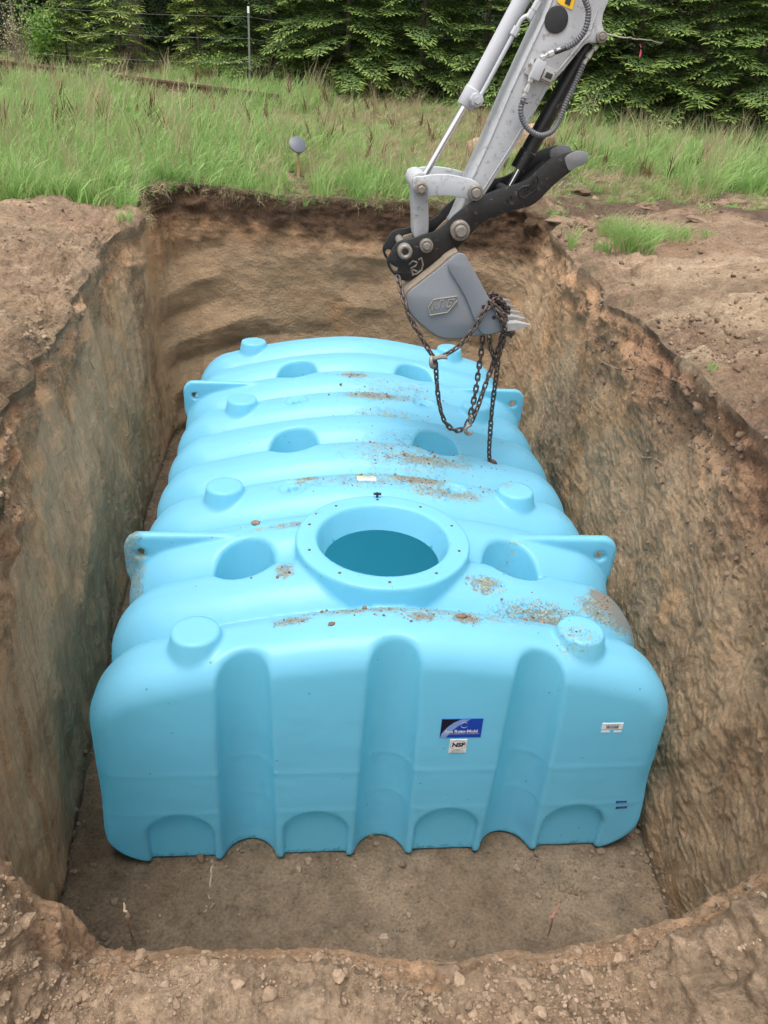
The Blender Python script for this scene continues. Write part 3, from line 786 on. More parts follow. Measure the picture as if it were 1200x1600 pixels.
# weld bead / folded edge strip on the near side of the stick
seam = MB(); seam.tube([(x, y-.002, z) for x, y, z in xyz([(558, 815), (645, 625), (740, 402), (885, 92), (930, -20)], YS0)], .004, 6); seam.build('weld_seam', M_GREYD, EX)
seam = MB(); seam.tube([(x, y-.002, z) for x, y, z in xyz([(600, 868), (735, 660), (835, 490), (898, 375), (980, 278), (1060, 180), (1090, 150), (1125, 40)], YS0)], .004, 6); seam.build('weld_seam', M_GREYD, EX)
# inspection cap, boss
c_ = xyz([(940, 88)], YS0)[0]; mb = MB(); mb.tube([(c_[0], YS0+.002, c_[2]), (c_[0], YS0-.006, c_[2]), (c_[0], YS0-.008, c_[2])], [.062, .062, .055], 28); mb.build('round_cap', simple('grimy_black_cap', (.02, .02, .022), .7, var=.5, scale=40), EX)
def pin(px, py, R, Y, depth=.05, name='pin', hollow=False, washer=True, back_=None):
    x, z = at(*zt(px, py), Y); r = R/2.857/F_PX*((np.array([x, Y, z])-CAM)@FW)
    mb = MB()
    if hollow:
        mb.torus((x, Y-depth, z), r*.68, r*.30, (0, 1, 0), 24, 10)
        mb.tube([(x, Y, z), (x, Y-depth, z)], r*.95, 24, False)
        mb.tube([(x, Y-depth*.2, z), (x, Y-depth*.3, z)], r*.6, 16)
    else:
        mb.tube([(x, Y+.002, z), (x, Y-depth*.55, z), (x, Y-depth*.6, z)], [r, r, r*.93], 24)
        mb.tube([(x, Y-depth*.5, z), (x, Y-depth*.9, z), (x, Y-depth, z)], [r*.62, r*.60, r*.5], 6 if R < 34 else 12)
    o = mb.build(name, M_PIN, EX, bevel=.002)
    if washer:
        mb = MB(); mb.torus((x, Y-depth*.58, z), r*.78, r*.10, (0, 1, 0), 24, 6); mb.build('washer', M_PIN, o)
    if back_ is not None:
        mb = MB(); mb.tube([(x, Y, z), (x, back_, z)], r*.55, 16); mb.build('pin', M_PIN, EX)
    return o
# boss at the thumb cylinder's upper end
pin(1141, 165, 25, 1.87, .03, 'pin')
# bucket cylinder: barrel, rod, port pipe
YB = 1.99
def rpx(r, u, v, Y):
    x, z = at(*zt(u, v), Y); return r/2.857/F_PX*float((np.array([x, Y, z])-CAM)@FW)
Bt, Bb = xyz([(1010, -420), (531, 476)], YB)
mb = MB(); d_ = Vector(Bb)-Vector(Bt); L_ = d_.length; dn = d_.normalized()
pts = [Vector(Bt), Vector(Bb)-dn*.10, Vector(Bb)-dn*.095, Vector(Bb)-dn*.006, Vector(Bb)]
rB = rpx(35, 531, 476, YB); mb.tube(pts, [rB, rB, rB*1.12, rB*1.12, rB*1.02], 28); mb.build('cylinder_barrel', M_GREY, EX)
Rb = xyz([(352, 785)], YB)[0]
mb = MB(); mb.tube([Bb, Rb], rpx(14.5, 430, 640, YB), 20); mb.build('cylinder_rod', M_CHROME, EX)
Pp = xyz([(588, 445), (615, 405), (690, 265), (757, 140), (785, 88), (812, 70), (832, 62), (848, 30), (880, -40), (960, -190)], [YB-.06]*10)
mb = MB(); mb.tube(catmull(Pp, 6), .0115, 10); mb.build('steel_pipe', M_GREY, EX)
for q in ((757, 140), (826, 66), (850, 28)):
    a_ = Vector(xyz([q], YB-.06)[0]); mb = MB(); mb.tube([a_-dn*.022, a_+dn*.022], .021, 6); mb.build('pipe_nut', M_GREY, EX, .002)
a_ = xyz([(583, 445)], YB-.07)[0]; mb = MB(); mb.tube([(a_[0], YB-.02, a_[2]), (a_[0], YB-.11, a_[2])], .036, 8); mb.tube([(a_[0], YB-.10, a_[2]), (a_[0], YB-.13, a_[2])], .022, 6); mb.build('port_fitting', M_GREY, EX, .003)
# links
hl = [(300, 800), (318, 786), (345, 790), (380, 779), (470, 779), (560, 800), (592, 815), (608, 850), (596, 885), (570, 893), (540, 888), (470, 874), (400, 876), (350, 880), (318, 872), (302, 845)]
plate('rocker_link', hl, 1.81, 1.845, M_GREYD, bev=.005)
plate('rocker_link', hl, 2.155, 2.19, M_GREYD, bev=.005, Yp=1.81)
vl = [(296, 800), (330, 800), (352, 850), (368, 880), (372, 960), (372, 1045), (352, 1052), (318, 1066), (306, 1062), (306, 960), (298, 860)]
plate('drop_link', vl, 1.90, 2.10, M_GREYD, bev=.008)
pin(336, 842, 30, 1.81, .05, back_=2.2); pin(578, 858, 34, 1.81, .055, back_=2.2)
mb = MB(); a_ = xyz([(330, 815)], 1.9)[0]; mb.tube([(a_[0], 1.85, a_[2]), (a_[0], 2.15, a_[2])], .055, 20); mb.build('rod_eye', M_GREYD, EX)
# thumb plates
thumb = [(1086, 690), (1084, 720), (1062, 738), (1030, 745), (995, 775), (960, 800), (905, 850), (865, 895), (820, 925), (740, 942), (665, 965), (600, 1000), (545, 1062), (500, 1108), (440, 1158), (380, 1200), (320, 1235), (270, 1258), (232, 1245), (196, 1208),
         (180, 1166), (200, 1130), (222, 1092), (250, 1072), (300, 1068), (345, 1048), (400, 1036), (450, 1006), (480, 965), (550, 912), (625, 868), (700, 838), (765, 825), (820, 795), (862, 752), (905, 715), (960, 688), (1020, 674), (1064, 674)]
hole1 = [(196, 1178), (206, 1166), (220, 1168), (228, 1180), (236, 1198), (228, 1214), (214, 1212), (206, 1196)]
plate('thumb_plate', thumb, 1.825, 1.85, M_BLACK, [hole1], bev=.004, rnd=2)
plate('thumb_plate', thumb, 2.15, 2.175, M_BLACK, [hole1], bev=.004, rnd=2, Yp=1.825)
# scuffed bare tips, proud of the plates
tip = [(1086, 690), (1084, 720), (1062, 738), (1030, 745), (1000, 770), (985, 740), (975, 700), (1020, 674), (1064, 674)]
plate('worn_tip', tip, 1.822, 1.853, M_BARE, bev=.004); plate('worn_tip', tip, 2.147, 2.178, M_BARE, bev=.004, Yp=1.822)
# cross webs between the plates
for (a, b_) in (((700, 860), (540, 985)), ((905, 735), (780, 850)), ((330, 1110), (260, 1210))):
    q0 = Vector(xyz([a], 1.99)[0]); q1 = Vector(xyz([b_], 1.99)[0]); dd = (q1-q0); L = dd.length/2; an = math.atan2(dd.z, dd.x)
    mb = MB(); mb.box((q0+q1)/2, (L, .152, .010), Matrix.Rotation(-an, 3, 'Y')); mb.build('cross_web', M_BLACK, EX, .003)
for q in ((640, 925), (410, 1130)):
    a_ = xyz([q], 1.99)[0]; mb = MB(); mb.tube([(a_[0], 1.84, a_[2]), (a_[0], 2.16, a_[2])], .035, 16); mb.build('cross_tube', M_BLACK, EX)
# raised lettering-like emblems on the thumb plates
def emblem(strokes, Y, r, mat, parent, conv=zt, name='raised_emblem'):
    mb = MB()
    for s_ in strokes: mb.tube([(x, y, z) for x, y, z in xyz(s_, Y, conv)], r, 6)
    return mb.build(name, mat, parent)
emblem([[(778, 880), (770, 850), (790, 835), (822, 828), (835, 800), (852, 785), (862, 800)], [(780, 880), (800, 882), (838, 855), (858, 832), (862, 805)], [(800, 862), (806, 840), (822, 842), (812, 860)], [(832, 842), (842, 812), (852, 812)]], 1.822, .0055, M_BLACK, EX)
emblem([[(283, 1180), (300, 1165), (320, 1172), (312, 1188), (292, 1196), (300, 1222)], [(326, 1160), (338, 1150), (346, 1180), (340, 1205), (318, 1222), (296, 1228)], [(290, 1200), (320, 1212)]], 1.822, .0055, M_PIN, EX)
emblem([[(722, 890), (735, 872), (745, 886), (732, 898), (722, 890)]], 1.822, .004, M_BLACK, EX)
# pins on the plates
pin(508, 1025, 43, 1.825, .07, back_=2.2); pin(359, 1094, 30, 1.825, .05, back_=2.2); pin(262, 1116, 34, 1.825, .05, hollow=True, back_=2.2)
pin(262, 1116, 34, 2.13, .03, hollow=True)
# thumb cylinder
Ct, Cb = xyz([(1082, 196), (772, 756)], 1.99)
rC = rpx(36, 900, 500, 1.99); mb = MB(); dC = (Vector(Cb)-Vector(Ct)).normalized()
mb.tube([Ct, Vector(Cb)-dC*.11, Vector(Cb)-dC*.105, Cb], [rC, rC, rC*1.1, rC*1.1], 24); mb.build('thumb_cylinder', M_BLACK, EX)
mb = MB(); mb.tube([Cb, xyz([(722, 850)], 1.99)[0]], rpx(12, 740, 800, 1.99), 16); mb.build('thumb_rod', M_CHROME, EX)
a_ = xyz([(712, 862)], 1.99)[0]; mb = MB(); mb.tube([(a_[0], 1.86, a_[2]), (a_[0], 2.14, a_[2])], .04, 16); mb.build('cross_tube', M_BLACK, EX)
# valve block on the stick
def rbox(cx, cy, w, h_, Y0, Y1, ang, name, mat, bev=.003, parent=EX):
    ca, sa = math.cos(math.radians(ang)), math.sin(math.radians(ang)); P_ = [(cx+x*ca-y*sa, cy+x*sa+y*ca) for x, y in ((-w/2, -h_/2), (w/2, -h_/2), (w/2, h_/2), (-w/2, h_/2))]
    return plate(name, P_, Y0, Y1, mat, bev=bev, rnd=0, parent=parent)
rbox(873, 322, 132, 72, 1.855, 1.872, 24, 'valve_plate', M_STEEL)
blk = rbox(862, 312, 42, 92, 1.80, 1.857, 24, 'valve_block', M_GREY)
rbox(905, 338, 50, 46, 1.82, 1.857, 24, 'valve_cap', M_STEEL); rbox(908, 338, 30, 26, 1.815, 1.822, 24, 'valve_label', M_HOSE)
for q in ((822, 290), (832, 322), (848, 268), (915, 362), (930, 330), (890, 350)):
    a_ = xyz([q], 1.855)[0]; mb = MB(); mb.tube([(a_[0], 1.857, a_[2]), (a_[0], 1.843, a_[2])], .009, 6); mb.build('bolt', M_PIN, EX)
def hose(px, Ys, r, mat, name, ribs=True):
    P_ = catmull(xyz(px, Ys), 22); mb = MB()
    # resample and give the guard its coils
    d = [0]
    for i in range(1, len(P_)): d.append(d[-1]+(P_[i]-P_[i-1]).length)
    n = int(d[-1]/(.0045 if ribs else .02)); out = []; rr = []
    for k in range(n+1):
        s_ = d[-1]*k/n; i = min(max(1, next((j for j in range(len(d)) if d[j] >= s_), len(d)-1)), len(d)-1); t = (s_-d[i-1])/max(1e-9, d[i]-d[i-1]); out.append(P_[i-1].lerp(P_[i], t)); rr.append(r*(1.12 if k % 3 == 0 else .90) if ribs else r)
    mb.tube(out, rr, 10); return mb.build(name, mat, EX)
hose([(1040, -120), (1062, -20), (1084, 50), (1070, 130), (1030, 185), (985, 214)], [1.80, 1.79, 1.79, 1.79, 1.80, 1.81], .0155, M_SPIRAL, 'hydraulic_hose')
hose([(985, 214), (950, 228), (925, 236)], 1.81, .0125, M_HOSE, 'hose_end', False)
hose([(795, 440), (782, 490), (792, 540), (818, 578), (868, 604), (918, 588), (950, 540), (985, 455), (1025, 370), (1062, 285)], [1.81, 1.80, 1.80, 1.80, 1.80, 1.82, 1.86, 1.88, 1.90, 1.91], .0145, M_SPIRAL, 'hydraulic_hose')
def fitting(a, b_, Y, r=.013):
    A_, B_ = Vector(xyz([a], Y)[0]), Vector(xyz([b_], Y)[0]); mb = MB(); d = B_-A_
    mb.tube([A_, A_+d*.3, A_+d*.32, A_+d*.55, A_+d*.57, B_], [r, r, r*.75, r*.75, r*1.25, r*1.25], 6); return mb.build('hose_fitting', M_STEEL, EX, .001)
fitting((960, 222), (905, 246), 1.81); fitting((905, 246), (872, 262), 1.82); fitting((798, 432), (812, 396), 1.81); fitting((812, 396), (832, 345), 1.82); fitting((1062, 285), (1092, 238), 1.91); fitting((1092, 238), (1118, 205), 1.93)
mb = MB(); a_ = xyz([(797, 458)], 1.80)[0]; mb.torus(a_, .018, .003, (0.2, 0, 1)); mb.tube([(a_[0], a_[1], a_[2]), (a_[0]+.04, a_[1]-.01, a_[2]+.002)], .0015, 4); mb.build('zip_tie', M_HOSE, EX)
# warning sticker
st = [(942, -12), (1028, -12), (1012, 44), (962, 22), (945, 8)]
plate('warning_sticker', st, 1.866, 1.872, M_YEL, bev=0, rnd=0, label='yellow warning sticker')
plate('warning_mark', [(985, -10), (1010, -10), (1000, 26), (978, 15)], 1.864, 1.867, M_HOSE, bev=0, rnd=0)
# bucket
BY0, BY1 = 1.70, 2.30
side = [(270, 1330), (284, 1302), (330, 1268), (430, 1190), (462, 1160), (486, 1138), (508, 1130), (528, 1138), (546, 1162), (580, 1225), (625, 1312), (668, 1375), (706, 1420), (726, 1462), (690, 1478), (630, 1490), (560, 1498), (500, 1512), (430, 1510), (375, 1478), (318, 1430), (282, 1382)]
bk = plate('bucket', side, BY0, BY0+.022, M_BUCKET, bev=.004)
bk2 = plate('bucket_side', side, BY1-.022, BY1, M_BUCKET, bev=.004, Yp=BY0)
wear = [(448, 1186), (480, 1148), (506, 1128), (532, 1136), (550, 1162), (628, 1310), (668, 1375), (708, 1420), (730, 1462), (690, 1482), (612, 1500), (580, 1440), (548, 1350), (500, 1262)]
plate('wear_plate', wear, BY0-.016, BY0+.002, M_BUCKET, bev=.004)
# shell wrapped round the back, floor of the bucket ends in the lip
def shell(pts, y0, y1, th, name, mat, parent=EX):
    P_ = catmull([(x, 0, z) for x, z in tr(pts, BY0)], 6); V = []; Fs = []
    n = len(P_)
    for i, p_ in enumerate(P_):
        t = (P_[min(i+1, n-1)]-P_[max(0, i-1)]).normalized(); nn = Vector((-t.z, 0, t.x))
        for yy in (y0, y1):
            for s_ in (0, th): q = p_+nn*s_; V.append((q.x, yy, q.z))
    for i in range(n-1):
        a = i*4; c = a+4
        Fs += [(a, c, c+2, a+2), (a+1, a+3, c+3, c+1), (a, a+1, c+1, c), (a+2, c+2, c+3, a+3)]
    Fs += [(0, 2, 3, 1), ((n-1)*4, (n-1)*4+1, (n-1)*4+3, (n-1)*4+2)]
    mb = MB(); mb.add(V, Fs); return mb.build(name, mat, parent)
shell([(508, 1134), (462, 1164), (430, 1194), (330, 1272), (288, 1306), (274, 1332), (286, 1380), (320, 1426), (376, 1474), (432, 1506), (500, 1508), (560, 1494), (630, 1486), (700, 1474), (735, 1462)], BY0+.01, BY1-.01, -.016, 'bucket_shell', M_BUCKIN)
for k in range(5):
    yy = BY0+.035+k*(BY1-BY0-.07)/4
    T_ = tr([(690, 1470), (722, 1446), (770, 1442), (832, 1456), (770, 1474), (712, 1482)], BY0)
    T0 = [(x, yy-.032, z) for x, z in T_]; T1 = [(x, yy+.032, z) for x, z in T_]
    # nose narrows to a chisel
    T0[3] = (T0[3][0], yy-.018, T0[3][2]); T1[3] = (T1[3][0], yy+.018, T1[3][2]); mb = MB()
    mb.add(T0+T1, [(0, 1, 2, 3, 4, 5), (11, 10, 9, 8, 7, 6)]+[(i, (i+1) % 6, 6+(i+1) % 6, 6+i) for i in range(6)])
    mb.build('tooth', simple('worn_tooth_steel', (.38, .37, .36), .5, .4, var=.3, scale=30) if k == 0 else bpy.data.materials['worn_tooth_steel'], EX, .003)
# ears joining bucket and pins
ear = [(470, 1160), (300, 1290), (282, 1290), (262, 1262), (262, 1090), (300, 1080), (360, 1060), (400, 1090), (470, 1010), (520, 990), (548, 1020), (530, 1070), (500, 1135)]
plate('bucket_ear', ear, 1.88, 1.905, M_BUCKIN, Yp=1.88); plate('bucket_ear', ear, 2.095, 2.12, M_BUCKIN, Yp=1.88)
# raised maker's plate on the bucket side
pl_ = [(378, 1408), (372, 1372), (392, 1340), (430, 1330), (500, 1322), (500, 1340), (468, 1384), (455, 1392), (400, 1408)]
plate('emblem_plate', pl_, BY0-.010, BY0+.002, M_BUCKET, bev=.003, rnd=0)
emblem([[(392, 1352), (386, 1386)], [(404, 1346), (400, 1378), (410, 1378)], [(424, 1342), (418, 1376)], [(440, 1340), (434, 1374)], [(424, 1342), (440, 1340)], [(452, 1372), (460, 1338), (486, 1336)], [(452, 1372), (466, 1368), (474, 1352), (464, 1352)], [(376, 1406), (370, 1372), (392, 1338), (500, 1322)], [(376, 1408), (455, 1394), (500, 1340)]], BY0-.012, .0036, simple('mud_lined_steel', (.24, .22, .18), .6, var=.3, scale=50), EX)
for q in ((616, 1370), (662, 1418)):
    a_ = xyz([q], BY0-.017)[0]; mb = MB(); mb.tube([(a_[0], BY0-.012, a_[2]), (a_[0], BY0-.0175, a_[2])], .012, 12); mb.build('bolt_hole', M_HOSE, EX)
# mud clinging between ears and on the bucket top
# ------------------------------------------------------------------ chains
M_CHAIN = simple('rusty_chain_steel', (.085, .065, .058), .5, .55, var=.5, scale=70, dirt=(.20, .12, .08), dirt_amt=.52, dirt_scale=60)
def z2(x, y): return 580+x/4, 360+y/4
def make_link_mesh():
    mb = MB(); a, bb, r = .0125, .0165, .0062; n = 20; V = []; Fs = []
    for i in range(n):
        t = math.tau*i/n; x = math.cos(t)*a; z = math.sin(t)*a+(bb-.004)*(1 if math.sin(t) > 0 else -1)*min(1, abs(math.sin(t))*3)
        nx, nz = math.cos(t), math.sin(t)
        for j in range(6):
            u = math.tau*j/6; V.append((x+nx*r*math.cos(u), r*math.sin(u), z+nz*r*math.cos(u)))
    for i in range(n):
        for j in range(6): Fs.append((i*6+j, ((i+1) % n)*6+j, ((i+1) % n)*6+(j+1) % 6, i*6+(j+1) % 6))
    me = bpy.data.meshes.new('link'); me.from_pydata(V, [], Fs); me.update(); me.materials.append(M_CHAIN)
    me.polygons.foreach_set('use_smooth', np.ones(len(me.polygons), bool)); return me
LINK = make_link_mesh(); PITCH_L = .0385
def lay(path, root, start=0):
    P_ = catmull(path, 16); d = [0]
    for i in range(1, len(P_)): d.append(d[-1]+(P_[i]-P_[i-1]).length)
    n = int(d[-1]/PITCH_L); ref = Vector((.3, 1, .1)); j = 1
    for k in range(n+1):
        s_ = (k+.5)*PITCH_L
        if s_ > d[-1]: break
        while d[j] < s_: j += 1
        t = (s_-d[j-1])/max(1e-9, d[j]-d[j-1]); p_ = P_[j-1].lerp(P_[j], t); tan = (P_[j]-P_[j-1]).normalized()
        a = (ref-tan*ref.dot(tan)).normalized(); b_ = tan.cross(a)
        tw_ = (k+start) % 2*math.pi/2+random.uniform(-.3, .3)+.6; x_ = a*math.cos(tw_)+b_*math.sin(tw_); y_ = tan.cross(x_)
        o = bpy.data.objects.new('link', LINK); COL.objects.link(o); o.parent = root
        M_ = Matrix(((x_.x, y_.x, tan.x, 0), (x_.y, y_.y, tan.y, 0), (x_.z, y_.z, tan.z, 0), (0, 0, 0, 1)))
        o.matrix_local = Matrix.Translation(p_-root.location) @ M_
        ref = a
def cx(pts):
    return [Vector((*[(lambda q: (q[0], p[2], q[1]))(at(*z2(p[0], p[1]), p[2]))][0],)) for p in pts]
def grab_hook(p, root, s=1.0, ang=0.0, name='grab_hook'):
    pts = []
    for k in range(15):
        t = math.radians(100-k*18.5); pts.append(Vector((math.cos(t)*.034*s, 0, math.sin(t)*.034*s-.03*s)))
    pts = [Vector((0, 0, .055*s)), Vector((0, 0, .03*s))]+[Vector((-.0, 0, .01*s))]+[Vector((-q.x*1, q.y, q.z-.01*s)) for q in pts]
    R_ = Matrix.Rotation(ang, 3, 'Z') @ Matrix.Rotation(.0, 3, 'Y')
    mb = MB(); n = len(pts); mb.tube([p+R_ @ q for q in pts], [.012*s]*3+[.014*s]*(n-6)+[.011*s, .008*s, .004*s], 8)
    mb.torus(p+Vector((0, 0, .062*s)), .014*s, .007*s, (1, .3, 0), 14, 6)
    return mb.build(name, M_PIN, root)
c0 = cx([(170, 290, 1.80)])[0]
CH = empty('chain', tuple(c0), 'rusty chain looped from the black coupler round the bucket teeth, hook in its loop', 'chain', None)
lay(cx([(165, 285, 1.80), (205, 440, 1.67), (250, 560, 1.64), (320, 680, 1.63), (392, 800, 1.62)]), CH)
lay(cx([(405, 800, 1.63), (480, 768, 1.63), (560, 710, 1.64), (650, 600, 1.65), (705, 510, 1.66), (760, 445, 1.69)]), CH, 1)
lay(cx([(404, 828, 1.62), (410, 950, 1.64), (425, 1080, 1.66), (458, 1190, 1.68), (520, 1248, 1.70), (590, 1225, 1.72), (625, 1130, 1.73), (655, 990, 1.74), (672, 870, 1.75), (688, 760, 1.76), (698, 650, 1.78)]), CH)
lay(cx([(625, 1200, 1.70), (660, 1120, 1.71), (705, 990, 1.73), (745, 880, 1.76), (790, 760, 1.78), (825, 640, 1.82), (850, 560, 1.86)]), CH, 1)
# coils thrown over the lip and teeth
for wp in ([(715, 405, 1.70), (770, 400, 1.80), (830, 460, 1.92), (880, 540, 2.0), (885, 640, 1.95), (840, 600, 1.72), (790, 500, 1.67), (735, 440, 1.67)],
           [(730, 470, 1.68), (780, 430, 1.72), (830, 470, 1.84), (860, 560, 1.9), (850, 650, 1.8), (820, 560, 1.68), (775, 480, 1.66)],
           [(740, 430, 1.78), (790, 450, 1.9), (850, 500, 2.02), (895, 560, 2.06), (880, 640, 2.0), (865, 650, 1.86), (845, 560, 1.75), (800, 490, 1.72)],
           [(790, 520, 1.66), (815, 570, 1.66), (830, 640, 1.68), (815, 690, 1.70)]):
    lay(cx(wp), CH)
lay(cx([(735, 650, 1.72), (745, 730, 1.73), (768, 800, 1.75), (780, 860, 1.76)]), CH, 1)
mb = MB(); q = cx([(385, 822, 1.61)])[0]; mb.torus(q, .030, .013, (.9, -.5, .25), 18, 8)
mb.tube([q+Vector((.0, 0, .02)), q+Vector((.05, 0, .035)), q+Vector((.085, 0, .028))], [.014, .016, .010], 8); mb.build('grab_hook', M_PIN, CH)
grab_hook(cx([(618, 1215, 1.69)])[0], CH, .85, 0.3)
E_ = cx([(838, 560, 1.70), (825, 690, 1.71), (800, 780, 1.73), (788, 860, 1.75), (775, 960, 1.78), (757, 1100, 1.82), (743, 1270, 1.86), (737, 1400, 1.88), (748, 1450, 1.89)])
CH2 = empty('chain', tuple(E_[0]), 'rusty chain hanging straight from the bucket teeth down to the blue tank', 'chain', None)
lay(E_, CH2)
mb = MB(); q = E_[-1]; mb.torus(q+Vector((.006, 0, -.012)), .024, .016, (.3, 1, .2), 14, 7); mb.torus(q+Vector((.014, -.006, -.024)), .022, .015, (1, .3, .5), 14, 7); mb.build('end_hook', M_RUST, CH2)
# ------------------------------------------------------------------ picking points on the built ground
from mathutils.bvhtree import BVHTree
def _bvh():
    st = 2; A = P2.reshape(NR, NU, 3)[:, ::st]; r, c = A.shape[:2]
    i = np.arange(r-1)[:, None]*c+np.arange(c)[None]; j = np.arange(r-1)[:, None]*c+((np.arange(c)+1) % c)[None]
    Q = np.stack([i, j, j+c, i+c], 2).reshape(-1, 4)
    return BVHTree.FromPolygons(A.reshape(-1, 3).tolist(), Q.tolist())
BV = _bvh()
def hit(u, v):
    d = RT*(u-600)/F_PX - UP*(v-800)/F_PX + FW
    r = BV.ray_cast(Vector(CAM), Vector(d).normalized()); return (r[0], r[1]) if r[0] is not None else (None, None)
def gz(x, y):
    r = BV.ray_cast(Vector((x, y, 20)), Vector((0, 0, -1))); return r[0].z if r[0] is not None else float(zfar(np.float64(x), np.float64(y)))
# ------------------------------------------------------------------ scatter helper (geometry nodes instances)
def scatter(name, pts, rot, scl, idx, sources, kind='stuff', label=None, cat=None):
    lib = bpy.data.collections.new(name+'_sources')
    for k, me in enumerate(sources):
        lib.objects.link(bpy.data.objects.new('%s_source_%02d' % (name, k), me))
    me = bpy.data.meshes.new(name); n = len(pts); me.vertices.add(n); me.vertices.foreach_set('co', np.asarray(pts, np.float32).ravel())
    for nm, ty, key, dat in (('rot', 'FLOAT_VECTOR', 'vector', rot), ('scl', 'FLOAT', 'value', scl), ('idx', 'INT', 'value', idx)):
        a = me.attributes.new(nm, ty, 'POINT'); a.data.foreach_set(key, np.ascontiguousarray(dat, np.int32 if ty == 'INT' else np.float32).ravel())
    o = link(name, me, smooth=False); setp(o, label, cat, kind=kind)
    ng = bpy.data.node_groups.new(name, 'GeometryNodeTree')
    ng.interface.new_socket('Geometry', in_out='INPUT', socket_type='NodeSocketGeometry'); ng.interface.new_socket('Geometry', in_out='OUTPUT', socket_type='NodeSocketGeometry')
    L_ = ng.links.new; gi = ng.nodes.new('NodeGroupInput'); go = ng.nodes.new('NodeGroupOutput'); ip = ng.nodes.new('GeometryNodeInstanceOnPoints'); ci = ng.nodes.new('GeometryNodeCollectionInfo')
    ci.inputs['Collection'].default_value = lib; ci.inputs['Separate Children'].default_value = True; ci.inputs['Reset Children'].default_value = True; ip.inputs['Pick Instance'].default_value = True
    def attr(nm, ty):
        a = ng.nodes.new('GeometryNodeInputNamedAttribute'); a.data_type = ty; a.inputs['Name'].default_value = nm; return a.outputs['Attribute']
    L_(gi.outputs[0], ip.inputs['Points']); L_(ci.outputs[0], ip.inputs['Instance']); L_(attr('idx', 'INT'), ip.inputs['Instance Index'])
    er = ng.nodes.new('FunctionNodeEulerToRotation'); L_(attr('rot', 'FLOAT_VECTOR'), er.inputs[0]); L_(er.outputs[0], ip.inputs['Rotation']); L_(attr('scl', 'FLOAT'), ip.inputs['Scale']); L_(ip.outputs[0], go.inputs[0])
    md = o.modifiers.new('scatter', 'NODES'); md.node_group = ng
    return o
# ------------------------------------------------------------------ foliage materials
def leaf_mat(name, a, b_, tipc=None, rough=.6, transl=.25, rnd=True):
    m, nt, b = new_mat(name); oi = N(nt, 'ShaderNodeObjectInfo'); p = geo_pos(nt)
    f = math_n(nt, 'ADD', math_n(nt, 'MULTIPLY', oi.outputs['Random'], .8), math_n(nt, 'MULTIPLY', noise(nt, 1.2, 4, .6, p), .4)) if rnd else noise(nt, 3, 4, .6, p)
    c = mixc(nt, f, a, b_)
    at_ = N(nt, 'ShaderNodeAttribute'); at_.attribute_name = 'tip'
    if tipc: c = mixc(nt, at_.outputs['Fac'], c, tipc)
    nt.links.new(c, b.inputs['Base Color']); b.inputs['Roughness'].default_value = rough; b.inputs['Specular IOR Level'].default_value = .3
    t = N(nt, 'ShaderNodeBsdfTranslucent'); nt.links.new(c, t.inputs['Color']); mx = N(nt, 'ShaderNodeMixShader'); mx.inputs[0].default_value = transl
    nt.links.new(b.outputs[0], mx.inputs[1]); nt.links.new(t.outputs[0], mx.inputs[2]); nt.links.new(mx.outputs[0], nt.nodes['Material Output'].inputs['Surface']); return m
def math_n(nt, op, a, b_):
    n = nt.nodes.new('ShaderNodeMath'); n.operation = op
    for i, v in enumerate((a, b_)):
        if hasattr(v, 'links'): nt.links.new(v, n.inputs[i])
        else: n.inputs[i].default_value = v
    return n.outputs[0]
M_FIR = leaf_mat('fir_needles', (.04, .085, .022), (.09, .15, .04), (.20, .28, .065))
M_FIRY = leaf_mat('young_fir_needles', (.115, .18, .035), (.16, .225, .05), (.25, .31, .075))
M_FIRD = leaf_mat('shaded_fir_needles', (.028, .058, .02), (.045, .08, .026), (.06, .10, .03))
M_BARK = simple('bark', (.10, .08, .062), .95, var=.4, scale=14, bumpd=.02)
M_GRASS = leaf_mat('green_grass', (.16, .33, .075), (.33, .50, .16), (.40, .50, .22), transl=.35)
M_STRAW = leaf_mat('dry_grass', (.30, .24, .13), (.42, .35, .21), (.45, .38, .24), transl=.25)
M_ROOT = simple('pale_root', (.34, .25, .17), .8, var=.3, scale=60)
M_WEED = leaf_mat('rusty_weed', (.13, .07, .04), (.17, .10, .05), transl=.2)
